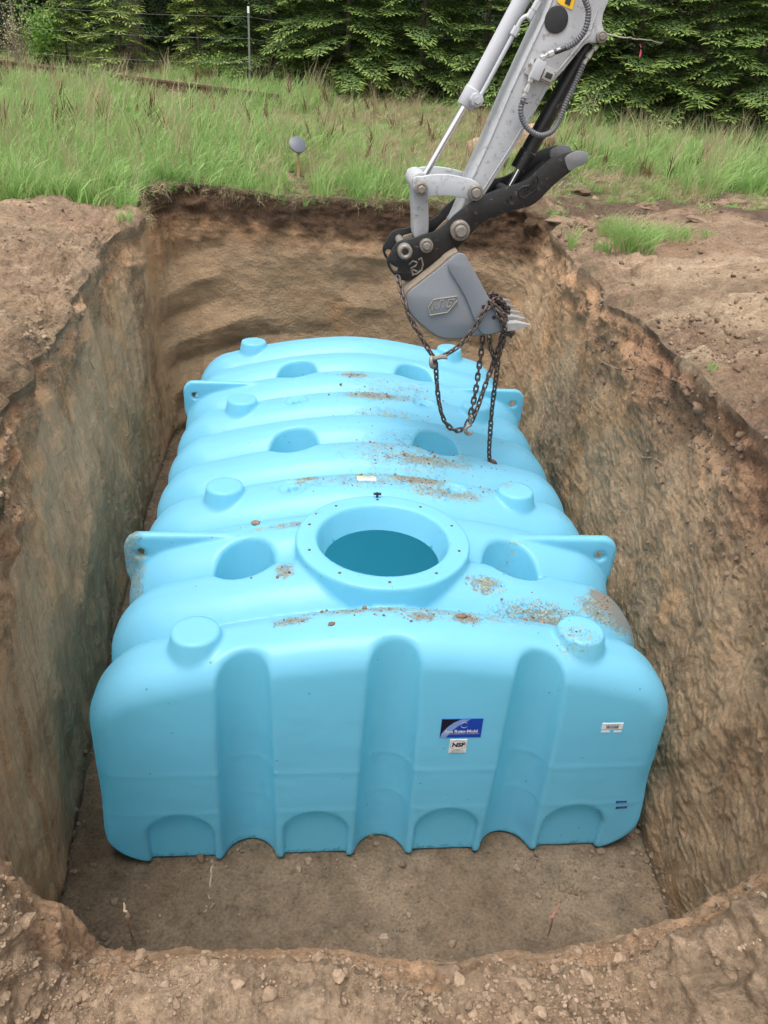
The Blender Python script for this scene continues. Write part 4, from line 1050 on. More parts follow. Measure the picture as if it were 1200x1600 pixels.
# ------------------------------------------------------------------ firs
def fir_mesh(seed, H, Lmax, nb, z0=.05, dens_=1.0):
    r = np.random.default_rng(seed); V = []; tipv = []
    def ribbon(p, d, side, l, w, tp):
        q0 = p; q1 = p+d*l*.45+side*w; q2 = p+d*l; q3 = p+d*l*.45-side*w
        V.append((q0, q1, q2, q3)); tipv.append(tp)
    for k in range(nb):
        z = z0+(H-z0)*(k/nb)**1.15; fr_ = 1-z/H; L = Lmax*(.25+.75*fr_**.75)*r.uniform(.7, 1.12)*(1 if z > .4 else .8)
        az_ = k*2.39996+r.uniform(-.35, .35); up0 = r.uniform(.05, .35)*(1 if fr_ < .7 else .5); dr = r.uniform(.25, .5)
        hd = np.array([math.cos(az_), math.sin(az_), 0]); sd_ = np.array([-hd[1], hd[0], 0])
        n = int(L/.075*dens_); tl = r.uniform(-.25, .25); sd2 = sd_*math.cos(tl)+np.array([0, 0, math.sin(tl)])
        for i in range(1, n+1):
            s = i/n; pb = np.array([0, 0, z])+hd*L*s+np.array([0, 0, L*(up0*s-dr*s*s*.8)])
            tn = hd+np.array([0, 0, up0-1.6*dr*s]); tn /= np.linalg.norm(tn)
            if s < .18: continue
            for sg in (-1, 1):
                l2 = (.10+.40*L*(1-s)**.8*min(1, s*2.2))*r.uniform(.7, 1.15)
                d2 = tn*.62+sd2*sg*.78+np.array([0, 0, r.uniform(-.18, .06)]); d2 /= np.linalg.norm(d2)
                m_ = max(2, int(l2/.055*dens_)); n2 = np.cross(d2, tn); n2 /= np.linalg.norm(n2)+1e-9; s2 = np.cross(n2, d2)
                for j in range(m_):
                    t = j/m_; p = pb+d2*l2*t+np.array([0, 0, -.10*l2*t*t])
                    tp = 1.0 if t > .72 else (.35 if s > .85 else r.uniform(0, .15))
                    for s3 in (-1, 1):
                        d3 = d2*.75+s2*s3*.62+n2*r.uniform(-.35, .35); d3 /= np.linalg.norm(d3)
                        ribbon(p, d3, np.cross(d3, n2+r.normal(0, .3, 3))*1.0, r.uniform(.07, .115), r.uniform(.011, .017), tp)
                ribbon(pb+d2*l2*.9, d2, s2, .12, .016, 1.0)
        ribbon(pb, tn, sd2, .14, .018, 1.0)
    V = np.array(V).reshape(-1, 3); Q = np.arange(len(V)).reshape(-1, 4)
    me = mesh_np('crown', V, Q); a = me.attributes.new('tip', 'FLOAT', 'POINT'); a.data.foreach_set('value', np.repeat(np.array(tipv, np.float32), 4)); return me
def trunk_mesh(H, r0, seed=0):
    r = random.Random(seed); mb = MB(); pts = []; rr = []
    for k in range(9):
        t = k/8; pts.append((.03*math.sin(3*t+seed), .03*math.cos(2*t+seed)*t, H*t-.2*(k == 0))); rr.append(r0*(1-t)**.8+.006)
    mb.tube(pts, rr, 9)
    for k in range(22):
        z = H*(.06+.85*k/22); a = k*2.4; l = .5*(1-z/H)+.1; mb.tube([(0, 0, z), (math.cos(a)*l, math.sin(a)*l, z+.06*l)], [.012, .004], 4)
    me = bpy.data.meshes.new('trunk'); me.from_pydata(mb.v, [], mb.f); me.update(); me.materials.append(M_BARK); return me
FM = [fir_mesh(11, 4.2, 1.45, 120), fir_mesh(12, 4.6, 1.7, 135), fir_mesh(13, 3.9, 1.3, 112)]
FMY = [fir_mesh(21, 2.1, .72, 58), fir_mesh(22, 1.7, .80, 50)]
FMD = [fir_mesh(31, 5.5, 1.7, 75, .1, .72), fir_mesh(32, 6.0, 1.9, 80, .1, .7)]
TM = [trunk_mesh(4.1, .05, 1), trunk_mesh(2.0, .025, 2), trunk_mesh(5.9, .06, 3)]
for me in FM: me.materials.append(M_FIR)
for me in FMY: me.materials.append(M_FIRY)
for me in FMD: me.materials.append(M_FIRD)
def tree(u, dist, cm, tm, lab, group=None, s=1.0, rz=0, name='fir_tree'):
    """tree whose foot stands along the photograph's column u, dist metres out"""
    y = CAM[1]+dist; 
    x = at(u, 120, y)[0]; z = gz(x, y)-.05
    T = empty(name, (x, y, z), lab, 'tree', group); T.rotation_euler = (0, 0, rz); T.scale = (s, s, s)
    for me, nm in ((cm, 'crown'), (tm, 'trunk')):
        o = bpy.data.objects.new(nm, me); COL.objects.link(o); o.parent = T
    return T
tree(540, 17.6, FM[1], TM[0], 'large dark green fir with boughs down to the grass, left of the excavator arm', s=1.05, rz=.4)
tree(425, 18.6, FM[0], TM[0], 'dark fir just right of the white-topped fence post', s=1.0, rz=2.2)
tree(655, 17.2, FM[2], TM[0], 'slim dark fir directly left of the bucket cylinder', s=1.1, rz=1.1)
tree(755, 17.0, FM[0], TM[0], 'dark fir showing behind the top of the grey arm', s=1.0, rz=4.0)
tree(890, 15.8, FM[2], TM[0], 'fir showing just right of the black thumb cylinder', s=1.1, rz=3.0)
tree(985, 15.2, FM[1], TM[0], 'broad fir with a pink ribbon hanging in front of it', s=1.0, rz=5.1)
tree(1085, 15.0, FM[0], TM[0], 'bushy green fir, second from the right edge', s=1.1, rz=.9)
tree(1185, 14.6, FM[1], TM[0], 'bushy green fir cut by the right edge of the picture', s=1.0, rz=2.6)
tree(312, 18.8, FMY[0], TM[1], 'small yellow-green fir standing alone near the fence, narrow and upright', s=1.05, rz=.3)
tree(190, 18.6, FMY[1], TM[1], 'low spreading yellow-green fir left of the narrow upright one', s=1.1, rz=1.3)
tree(110, 19.0, FMY[1], TM[1], 'low yellow-green fir beside the leafy shrub at the left', s=.9, rz=3.3)
rb = random.Random(5)
hid = []
for i in range(26):
    u = -90+1400*((i*.618) % 1); dist = (20.2 if u < 330 else 18.6)+rb.uniform(0, 5.5)-(2.2 if u > 820 else 0)
    y = CAM[1]+dist; x = at(u, 120, y)[0]; hid.append((x, y, gz(x, y)-.05))
rw = np.random.default_rng(15); nw = 130; wy = rw.uniform(21.5, 34, nw); wx = rw.uniform(-1, 1, nw)*(wy*.75+3); wz = [float(zfar(np.float64(a), np.float64(b)))-.3+max(0, b-24)*.22 for a, b in zip(wx, wy)]
nw += 26; WPT = np.vstack([np.column_stack([wx, wy, wz]), np.array(hid)]); WSC = np.concatenate([rw.uniform(1.1, 1.6, nw-26), rw.uniform(.9, 1.15, 26)])
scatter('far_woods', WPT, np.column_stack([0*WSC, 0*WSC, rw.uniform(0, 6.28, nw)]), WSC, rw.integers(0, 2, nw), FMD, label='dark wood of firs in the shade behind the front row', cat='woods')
# older bare trunk
y = CAM[1]+20.5; x = at(207, 40, y)[0]; z = gz(x, y)
T = empty('old_tree', (x, y, z), 'older tree with a thick grey bare trunk in the shade behind the small firs', 'tree')
mb = MB(); mb.tube([(x, y, z-.3), (x+.02, y, z+.5), (x+.0, y, z+2), (x+.1, y, z+7)], [.26, .20, .18, .10], 14); mb.build('trunk', M_BARK, T)
co = bpy.data.objects.new('crown', FMD[1]); COL.objects.link(co); co.parent = T; co.location = (0, 0, 3)
# leafy shrub and grey twiggy bush on the left
def shrub(u, dist, H, Wd, n, mat, lab, seed, leaf=.03, twig=False):
    r = np.random.default_rng(seed); y = CAM[1]+dist; x = at(u, 90, y)[0]; z = gz(x, y)
    T = empty('shrub', (x, y, z), lab, 'shrub'); mb = MB(); V = []
    for k in range(26 if twig else 14):
        a = r.uniform(0, 6.28); l = r.uniform(.3, 1)*Wd; h_ = H*r.uniform(.5, 1); pts = [Vector((x, y, z-.05)), Vector((x+math.cos(a)*l*.4, y+math.sin(a)*l*.4, z+h_*.5)), Vector((x+math.cos(a)*l, y+math.sin(a)*l, z+h_))]
        mb.tube(catmull(pts, 4), [.010, .009, .008, .007, .006, .005, .004, .004, .003], 4)
        for j in range(n):
            t = r.uniform(.25, 1); p = pts[0].lerp(pts[2], t)+Vector(r.normal(0, .09, 3)); d = Vector(r.normal(0, 1, 3)).normalized(); e = d.orthogonal().normalized()*leaf*.5
            V.append((p, p+d*leaf*.5+e, p+d*leaf*1.2, p+d*leaf*.5-e))
    mb.build('stem', M_BARK if not twig else simple('grey_twig', (.20, .18, .15), .9), T)
    V = np.array([[tuple(q) for q in f] for f in V]).reshape(-1, 3); link('foliage', mesh_np('foliage', V, np.arange(len(V)).reshape(-1, 4)), mat, T, False)
M_LEAF = leaf_mat('fresh_leaves', (.11, .22, .035), (.16, .28, .05), transl=.4)
shrub(70, 18.6, 1.3, .55, 110, M_LEAF, 'fresh green leafy shrub near the left edge beside the small firs', 3, .05)
shrub(28, 18.9, 1.4, .7, 30, M_STRAW, 'grey twiggy half-bare bush at the far left edge', 4, .03, True)
shrub(330, 17.9, .45, .3, 60, M_LEAF, 'small bright leafy sapling at the foot of the narrow yellow-green fir', 6, .045)
# ------------------------------------------------------------------ grass
def blade_tuft(seed, nb, h0, h1, spread, w, lean, curl=1.0):
    r = np.random.default_rng(seed); V = []; Q = []; tp = []
    for k in range(nb):
        a = r.uniform(0, 6.28); rad = spread*math.sqrt(r.uniform()); bx, by = rad*math.cos(a), rad*math.sin(a)
        H = r.uniform(h0, h1); la = r.uniform(0, 6.28); ln = H*lean*r.uniform(.1, 1); fx, fy = -math.sin(la+1.2), math.cos(la+1.2); ww = w*r.uniform(.6, 1.2); b0 = len(V)
        for i, t in enumerate((0, .35, .7, 1.0)):
            x = bx+math.cos(la)*ln*t*t*curl; y = by+math.sin(la)*ln*t*t*curl; z = H*(t-.28*lean*t**3); wi = ww*(1, .9, .6, .06)[i]
            V += [(x-fx*wi, y-fy*wi, z), (x+fx*wi, y+fy*wi, z)]; tp += [t**3*.8]*2
        for i in range(3): Q.append((b0+2*i, b0+2*i+1, b0+2*i+3, b0+2*i+2))
    me = mesh_np('tuft', np.array(V), np.array(Q)); a = me.attributes.new('tip', 'FLOAT', 'POINT'); a.data.foreach_set('value', np.array(tp, np.float32)); return me
GT = [blade_tuft(40+i, (20, 26, 16, 24)[i], .12, (.37, .31, .43, .28)[i], .10, .0052, (.45, .9, .6, .75)[i]) for i in range(4)]+[blade_tuft(50+i, 26, .05, .16, .08, .004, 1.1) for i in range(2)]
for me in GT: me.materials.append(M_GRASS)
ST_ = [blade_tuft(60+i, 18, .08, .30, .08, .0032, 1.5) for i in range(3)]
for me in ST_: me.materials.append(M_STRAW)
WD = [blade_tuft(70, 12, .18, .46, .05, .009, .5), blade_tuft(71, 7, .35, .62, .06, .0035, .35)]
WD[0].materials.append(M_WEED); WD[1].materials.append(M_STRAW)
SRC = GT+ST_+WD       # 0-3 green tall, 4-5 short, 6-8 straw, 9 weed
def ground_xy(n, x0, x1, y0, y1, seed):
    r = np.random.default_rng(seed); return np.column_stack([r.uniform(x0, x1, n), r.uniform(y0, y1, n)])
from math import floor
def heights(XY):
    return np.array([gz(float(a), float(b)) for a, b in XY])
# density falls with distance; the wedge the camera can see
pts = []
for (n, y0, y1) in ((7500, 5.52, 8.0), (7000, 8.0, 11.0), (7500, 11.0, 15.5), (4500, 15.5, 20.0)):
    xy = ground_xy(n, -.60*y1-2.0, .62*y1+2.6, y0, y1, int(y0*10)); pts.append(xy)
pts.append(ground_xy(1100, -7.5, -1.98, 4.55, 5.55, 77)); XY = np.vstack(pts); P3 = np.column_stack([XY, np.zeros(len(XY))])
nz1 = fbm(P3, .55, 3, 101); nz2 = fbm(P3, 2.1, 2, 105)
bare = (XY[:, 0] > 1.3) & (XY[:, 1] < 6.1+nz1*1.4+.15*(XY[:, 0]-1.5)) & (XY[:, 0] < 8)
bare2 = (np.abs(XY[:, 0]-2.6) < 1.3) & (XY[:, 1] < 7.6) & (nz2 > .0)
_sp = hit(466, 277)[0]; stk = (np.abs(XY[:, 0]-_sp.x) < .17) & (XY[:, 1] < _sp.y+.12) & (XY[:, 1] > _sp.y-1.3)
keep = ~bare & ~bare2 & ~stk
XY = XY[keep]; nz1 = nz1[keep]; nz2 = nz2[keep]; ZZ = heights(XY); n = len(XY); r = np.random.default_rng(9)
fresh = sstep(-.5, .4, nz1+.5*(XY[:, 0] < -1)*(XY[:, 1] < 10)+.35*(XY[:, 0] > 4.0)-.35*sstep(11, 14, XY[:, 1])-.7*np.exp(-((XY[:, 0]-1.0)/1.4)**2)*(XY[:, 1] > 6.5))
u_ = r.uniform(size=n); idx = np.where(u_ < .12+.58*fresh, r.integers(0, 4, n), np.where(u_ < .80, r.integers(6, 9, n), r.integers(4, 6, n)))
idx = np.where((r.uniform(size=n) < .022) & (XY[:, 1] > 7), 9, idx); idx = np.where(r.uniform(size=n) < .05, 10, idx)
scl = r.uniform(.7, 1.25, n)*(.75+.5*fresh)*np.where(XY[:, 1] < 5.75, .75, 1.0)*np.where(XY[:, 1] > 12, 1.15, 1)
rot = np.column_stack([r.normal(0, .16, n), r.normal(0, .16, n), r.uniform(0, 6.28, n)])
scatter('meadow_grass', np.column_stack([XY, ZZ-.01]), rot, scl, idx, SRC, label='green meadow grass mixed with straw beyond the pit', cat='grass')
# short dry thatch under it
XY2 = np.vstack([ground_xy(9000, -5.5, 7.5, 5.5, 9.5, 301), ground_xy(6000, -9, 12, 9.5, 16, 302)]); P3 = np.column_stack([XY2, np.zeros(len(XY2))])
nzz = fbm(P3, 1.3, 3, 108); k_ = ~((XY2[:, 0] > 1.4) & (XY2[:, 1] < 6.9) & (nzz < .25)); XY2 = XY2[k_]; n = len(XY2)
scatter('dry_thatch', np.column_stack([XY2, heights(XY2)-.02]), np.column_stack([r.normal(0, .9, n), r.normal(0, .9, n), r.uniform(0, 6.28, n)]), r.uniform(.35, .8, n), np.where(r.uniform(size=n) < .5, r.integers(4, 6, n), r.integers(6, 9, n)), SRC, label='dry thatch and short grass matted on the ground beyond the pit', cat='grass')
# fringe hanging over the back and left rims
fr_ = []; fo = []; 
rimP = GG[NFL+NW]; RIMN = nrm
for k in range(2600):
    i = r.integers(0, NU); p = rimP[i]
    okb = p[1] > 5.15 and -2.05 < p[0] < 1.25
    okl = p[0] < -1.7 and p[1] > 4.5
    if not (okb or okl): continue
    q = p-np.array([RIMN[i, 0], RIMN[i, 1], 0])*r.uniform(-.12, .05)+np.array([0, 0, r.uniform(-.06, .01)]); fr_.append(q)
    az_ = math.atan2(-RIMN[i, 1], -RIMN[i, 0]); tl = r.uniform(.6, 2.1)
    fo.append((0, tl, az_+r.normal(0, .5)))
n = len(fr_)
if n: scatter('hanging_roots', np.array(fr_), np.array(fo), r.uniform(.25, .62, n), np.where(r.uniform(size=n) < .80, r.integers(6, 9, n), r.integers(4, 6, n)), SRC, label='dry grass roots hanging over the dark topsoil at the far rim', cat='roots')
# grass clumps left on the churned right bank: each a thing
def clump(u, v, k, s, mats, lab, seed, spread=.12, name='grass_clump', group=None):
    p, nn = hit(u, v)
    T = empty(name, tuple(p), lab, 'grass clump', group)
    me = blade_tuft(seed, k, .07*s, .26*s, spread, .0035, 1.1); me.materials.append(mats)
    o = bpy.data.objects.new('grass_blades', me); COL.objects.link(o); o.parent = T; o['kind'] = 'stuff'
    me2 = blade_tuft(seed+1, k//3, .05*s, .2*s, spread*1.1, .003, 1.6); me2.materials.append(M_STRAW)
    o = bpy.data.objects.new('dry_blades', me2); COL.objects.link(o); o.parent = T; o['kind'] = 'stuff'
clump(990, 392, 420, 1.45, M_GRASS, 'bright green grass clump standing on the rim of the right bank', 401, .17)
clump(1045, 372, 200, .8, M_GRASS, 'low grass clump right of the bright green one on the bank', 403, .20)
clump(940, 392, 70, .7, M_GRASS, 'small grass clump left of the bright green one, above the dark roots', 405, .08)
clump(893, 388, 40, 1.3, M_GRASS, 'thin pale sprig leaning out over the pit at the right rim', 407, .04)
clump(1090, 368, 60, .5, M_GRASS, 'sparse grass patch by the tyre ruts on the right bank', 409, .15)
clump(195, 345, 50, .7, M_GRASS, 'grass tuft drooping over the left rim corner', 411, .07)
clump(478, 322, 26, .6, M_GRASS, 'little pale green sprig hanging on the far rim', 413, .03)
clump(960, 372, 220, 1.3, M_GRASS, 'grass clump behind the bright green one on the rim', 431, .16)
clump(1000, 350, 90, .7, M_STRAW, 'flattened pale straw behind the green clumps on the right bank', 433, .2)
clump(985, 476, 14, .5, M_STRAW, 'small dry yellowish tuft on the edge of the right bank', 415, .03)
clump(1112, 578, 20, .3, M_GRASS, 'tiny green sprout among the clods on the right bank', 417, .03)
clump(740, 262, 80, .8, M_STRAW, 'trampled straw tuft behind the arm', 419, .2)
clump(1030, 300, 120, .8, M_GRASS, 'flattened grass clump with mud on the right above the ruts', 421, .22)
# ------------------------------------------------------------------ loose soil: clods
def clod_mesh(seed, sub=2, rough=.35, flat=.8, mat=None):
    bm = bmesh.new(); bmesh.ops.create_icosphere(bm, subdivisions=sub, radius=1)
    A = np.array([v.co[:] for v in bm.verts], np.float32)
    d = 1+rough*fbm(A+seed*3.7, 1.1, 2, 500+seed)*1.6+.18*fbm(A+seed, 3.0, 2, 520+seed)
    rr = np.random.default_rng(seed)
    # knock a few flat facets into it
    for _ in range(5):
        n_ = rr.normal(0, 1, 3); n_ /= np.linalg.norm(n_); lim = rr.uniform(.55, .85); q = (A*d[:, None]) @ n_
        over = np.maximum(0, q-lim); A2 = A*d[:, None]-over[:, None]*n_; d = np.linalg.norm(A2, axis=1)/np.maximum(1e-6, np.linalg.norm(A, axis=1)); 
    for v, s_ in zip(bm.verts, d): v.co *= float(s_); v.co.z *= flat
    me = bpy.data.meshes.new('clod'); bm.to_mesh(me); bm.free()
    if mat: me.materials.append(mat)
    if sub > 2: me.polygons.foreach_set('use_smooth', np.ones(len(me.polygons), bool))
    return me
def clod_material(name, c0, c1, c2):
    m, nt, b = new_mat(name); oi = N(nt, 'ShaderNodeObjectInfo'); p = geo_pos(nt)
    c = ramp(nt, oi.outputs['Random'], (0.0, c0), (.5, c1), (1.0, c2))
    c = mixc(nt, 1.0, c, ramp(nt, noise(nt, 40, 6, .7, p), (.3, .7), (.7, 1.25)), 'MULTIPLY'); nt.links.new(c, b.inputs['Base Color'])
    b.inputs['Roughness'].default_value = .95; b.inputs['Specular IOR Level'].default_value = .2
    bump(nt, b, noise(nt, 120, 5, .7, p), .004); return m
M_C1 = clod_material('tan_clod', (.19, .133, .088), (.24, .17, .115), (.30, .215, .147))
M_C2 = clod_material('red_clod', (.14, .092, .064), (.19, .13, .09), (.25, .178, .123))
M_C3 = clod_material('floor_clod', (.13, .098, .068), (.175, .13, .09), (.22, .168, .118))
CS1 = [clod_mesh(i, 2, mat=M_C1) for i in range(6)]; CS2 = [clod_mesh(10+i, 2, mat=M_C2) for i in range(5)]; CS3 = [clod_mesh(20+i, 2, mat=M_C3) for i in range(5)]
r = np.random.default_rng(77)
def pick_grid(n, r0, r1, cond=None, rowpow=1.0):
    rr_ = r0+(r1-r0)*r.uniform(size=n)**rowpow; cc = r.integers(0, NU, n); p = GG[rr_.astype(int), cc]
    if cond is not None:
        k_ = cond(p); p = p[k_]
    return p
def size_law(n, lo, hi, a=2.6): return lo*(1-r.uniform(size=n)*(1-(lo/hi)**(a-1)))**(-1/(a-1))
def do_clods(name, P_, lo, hi, src, label, sink=.25, a=2.6, cat='soil clods'):
    n = len(P_); s_ = size_law(n, lo, hi, a); P_ = P_.copy(); P_[:, 2] += s_*(.5-sink)
    return scatter(name, P_, np.column_stack([r.normal(0, .5, n), r.normal(0, .5, n), r.uniform(0, 6.28, n)]), s_, r.integers(0, len(src), n), src, label=label, cat=cat)
nearc = lambda p: (p[:, 1] < -1.25) & (np.abs(p[:, 0]) < 1.7)
B0 = NFL+NW
cl_noise = lambda p, f, t, sd: fbm(p, f, 2, sd)+r.normal(0, .12, len(p)) > t
pn = np.vstack([pick_grid(70000, B0-10, B0+45, nearc, 1.0), pick_grid(20000, B0+30, B0+75, nearc)])
pn = pn[fbm(pn, 3.5, 3, 601)+r.normal(0, .22, len(pn)) > -.05]
do_clods('near_bank_crumbs', pn, .0018, .018, CS1, 'tan crumbs and clods of loose soil on the near bank', .35, 3.3)
pl_ = pick_grid(45000, B0-14, B0+95, lambda p: (p[:, 0] < -1.45) & (p[:, 1] < 5.0) & (p[:, 1] > -1.3)); pl_ = pl_[fbm(pl_, 2.4, 3, 603)+r.normal(0, .2, len(pl_)) > .0]
do_clods('left_bank_crumbs', pl_, .0035, .028, CS1, 'tan crumbs of loose soil on the left bank', .3, 2.9)
pr_ = pick_grid(42000, B0-26, B0+100, lambda p: (p[:, 0] > 1.3) & (p[:, 1] < 5.2) & (p[:, 1] > -1.3)); pr_ = pr_[(fbm(pr_, 2.2, 3, 605)+r.normal(0, .2, len(pr_)) > .02+.25*(pr_[:, 1] > 1.9))]
do_clods('right_bank_crumbs', pr_, .004, .030, CS2, 'reddish crumbs of loose soil on the right bank', .3, 2.5)
pw = pick_grid(5000, NFL+int(NW*.55), B0, lambda p: (p[:, 0] > 1.3) & (p[:, 1] < 2.4) & (p[:, 1] > -1.2)); pw = pw[fbm(pw, 2.4, 3, 607) > .05]
do_clods('right_wall_crumbs', pw, .004, .022, CS2, 'reddish crumbs stuck on the slumping right wall', .5, 2.5)
pf = pick_grid(6500, 10, NFL+10, lambda p: (p[:, 1] < .1) | (np.abs(p[:, 0]) > 1.42)); ex = np.clip(np.abs(pf[:, 0])-.7, 0, 1); pf = pf[(fbm(pf, 2.6, 3, 609)+ex*.45+r.normal(0, .15, len(pf)) > .27)]
do_clods('pit_floor_crumbs', pf, .004, .028, CS3, 'grey-brown crumbs scattered on the pit floor', .3, 2.6)
pb = pick_grid(6000, B0, B0+110, lambda p: (p[:, 0] > 1.2) & (p[:, 1] > 4.6) & (p[:, 1] < 8.0) & (p[:, 0] < 6)); pb = pb[fbm(pb, 1.6, 3, 611) > -.02]
do_clods('churned_soil', pb, .008, .07, CS2, 'churned dark soil and sods beyond the right rim', .35, 2.4)
# the big clods one can point at
big = [(1152, 572, .052, 'large pale clod lying among the crumbs at the right edge'), (1192, 548, .05, 'clod cut by the right edge of the picture, above the large pale one'), (1098, 640, .060, 'flat slab of clay tilted on the rim of the right wall'),
       (1078, 606, .045, 'dark red clod just above the tilted clay slab'), (1118, 545, .030, 'small red clod on the right bank below the pale sand'), (1140, 735, .05, 'rounded red clod half way down the slump at the right'),
       (1048, 672, .026, 'small clod on the right rim left of the clay slab'), (925, 1440, .0, ''), (1010, 1440, .050, 'rounded clod on the pit floor in the near right corner'), (972, 1382, .034, 'left one of two clods side by side on the pit floor'),
       (996, 1383, .032, 'right one of two clods side by side on the pit floor'), (928, 1372, .030, 'small clod on the pit floor just below the tank corner arch'), (881, 1385, .036, 'clod pressed in the floor below the right-hand scallop'),
       (816, 1378, .018, 'round pebble alone on the pit floor'), (703, 1522, .036, 'reddish brown stone on the near bank, right of centre'), (718, 1532, .020, 'pale stone touching the reddish one on the near bank'), (812, 1535, .026, 'pale angular stone on the near bank'),
       (422, 1552, .020, 'whitish stone on the near bank left of centre'), (600, 1462, .028, 'grey clay lump on the crest of the near bank'), (372, 1538, .014, 'tiny white stone on the near bank'), (1160, 700, .035, 'dark clod right of the clay slab'),
       (20, 525, .0, ''), (985, 300, .09, 'dark uprooted sod on the right bank'), (1090, 290, .08, 'small dark sod by the tall grass at the right')]
for i, (u, v, s_, lab) in enumerate(big):
    if s_ <= 0: continue
    p, nn = hit(u, v)
    if p is None: continue
    red = u > 1040 and v < 800 or u == 703
    me = clod_mesh(700+i, 3, .45, .7, M_C3 if 1360 < v < 1450 else (M_C2 if red else M_C1)); o = bpy.data.objects.new('soil_clod' if 'stone' not in lab and 'pebble' not in lab else 'stone', me)
    COL.objects.link(o); o.location = p+nn*s_*.25; o.scale = (s_, s_*random.uniform(.7, 1), s_*random.uniform(.7, 1)); o.rotation_euler = (random.uniform(-.4, .4), random.uniform(-.4, .4), random.uniform(0, 6)); setp(o, lab, 'clod' if 'stone' not in lab and 'pebble' not in lab else 'stone')
# brown spoil heap far behind the arm
p, nn = hit(815, 262)
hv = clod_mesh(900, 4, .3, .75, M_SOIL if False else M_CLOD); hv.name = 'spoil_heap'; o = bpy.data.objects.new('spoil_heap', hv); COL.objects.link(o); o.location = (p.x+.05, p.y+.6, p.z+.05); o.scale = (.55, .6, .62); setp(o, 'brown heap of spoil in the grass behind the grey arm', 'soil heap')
# crumbs and straw on the tank
bl = [(q[0], q[1], q[2], q[3], q[4]) for q in BL]; XYc = []; w_ = np.array([q[2]*q[3]*q[4] for q in bl]); w_ /= w_.sum()
for _ in range(900):
    q = bl[r.choice(len(bl), p=w_)]; XYc.append((q[0]+r.normal(0, .45)*q[2], q[1]+r.normal(0, .45)*q[3]))
XYc = np.array(XYc); XYc = XYc[(np.abs(XYc[:, 0]) < 1.25) & (XYc[:, 1] > -.1)]; zt_ = tank_top(XYc[:, 0], XYc[:, 1])
ok = (np.hypot(XYc[:, 0], XYc[:, 1]-.66) > .36) & (zt_ > -.35); Pc = np.column_stack([XYc, zt_])[ok]
do_clods('tank_crumbs', Pc, .0022, .018, CS2, 'brown crumbs of soil lying on the tank ribs', .2, 2.9)
for (u, v, s_, lab) in ((398, 818, .026, 'brown crumb on the tank left of the filler hole'), (721, 964, .030, 'largest brown crumb on the front rib of the tank'), (518, 976, .020, 'brown crumb on the front rib left of centre')):
    q = atz(u, v, .02); z_ = float(tank_top(np.array([q[0]]), np.array([q[1]]))[0]); q = atz(u, v, z_)
    o = bpy.data.objects.new('soil_crumb', clod_mesh(int(u), 3, .4, .5, M_C2)); COL.objects.link(o); o.location = (q[0], q[1], z_+.004); o.scale = (s_, s_*.7, s_*.6); setp(o, lab, 'clod')
# ------------------------------------------------------------------ sticks and roots
def stick(pts, r0, mat, lab, name='stick', cat='stick'):
    c = catmull(pts, 8); k = len(c); q0 = c[0].copy(); mb = MB(); c = [p+Vector((random.gauss(0, r0*.5), random.gauss(0, r0*.5), random.gauss(0, r0*.5))) for p in c]
    mb.tube(c, [r0*(1-.6*i/k) for i in range(k)], 6); o = mb.build(name, mat, None); setp(o, lab, cat); return o
M_STK = simple('dry_twig', (.30, .22, .15), .85, var=.35, scale=50); M_PINK = simple('reddish_twig', (.42, .20, .14), .7, var=.2, scale=50)
def onp(u, v, lift=.004):
    p, nn = hit(u, v); return p+nn*lift
def yplane(u, v, Y): x, z = at(u, v, Y); return Vector((x, Y, z))
stick([onp(207, 1464, .0), yplane(200, 1440, -1.78), yplane(193, 1412, -1.80)], .0042, M_STK, 'short grey stick poking up from the near bank, lower left')
stick([onp(331, 1340), onp(330, 1365), onp(326, 1400), onp(321, 1428)], .006, M_ROOT, 'long pale root lying on the floor from the tank foot', 'root', 'root')
stick([onp(858, 1458), yplane(861, 1440, -1.8), yplane(866, 1426, -1.81), yplane(874, 1412, -1.82)], .0028, M_PINK, 'thin reddish twig standing up from the near bank, right of centre')
for pts_, lab, rr_ in (([(38, 786), (80, 792), (118, 802)], 'dark root across the left pit wall', .006), ([(0, 1328), (12, 1325), (30, 1318), (36, 1313)], 'pale root on the left wall near the lower corner', .004), ([(138, 560), (150, 578), (160, 590)], 'short dark root on the left wall below the mound', .004),
                       ([(998, 714), (1020, 716), (1042, 728)], 'pale root on the slumping right wall', .005), ([(1010, 745), (1022, 715), (1016, 735)], 'crooked root piece below the pale root on the right wall', .004), ([(938, 566), (975, 578), (1020, 582)], 'thin root sticking out of the right wall below the rim', .003),
                       ([(1100, 1382), (1118, 1408), (1122, 1418)], 'thin root near the lower right corner of the pit', .003), ([(1168, 1388), (1185, 1394), (1200, 1402)], 'broken root sticking out of the near right bank', .008), ([(1155, 1482), (1170, 1474), (1186, 1466)], 'pale splinter of wood on the near right bank', .006),
                       ([(800, 408), (820, 430), (842, 470)], 'hairy root hanging on the back wall right of the bucket', .003), ([(262, 380), (264, 420), (262, 450)], 'thin root hanging in the far left corner', .003), ([(655, 1410), (670, 1416), (690, 1418)], 'faint straw on the pit floor at the centre', .002)):
    P_ = [onp(u, v) for u, v in pts_ if hit(u, v)[0] is not None]
    if len(P_) > 1: stick(P_, rr_, M_ROOT if 'pale' in lab or 'thin' in lab or 'straw' in lab else M_STK, lab, 'root', 'root')
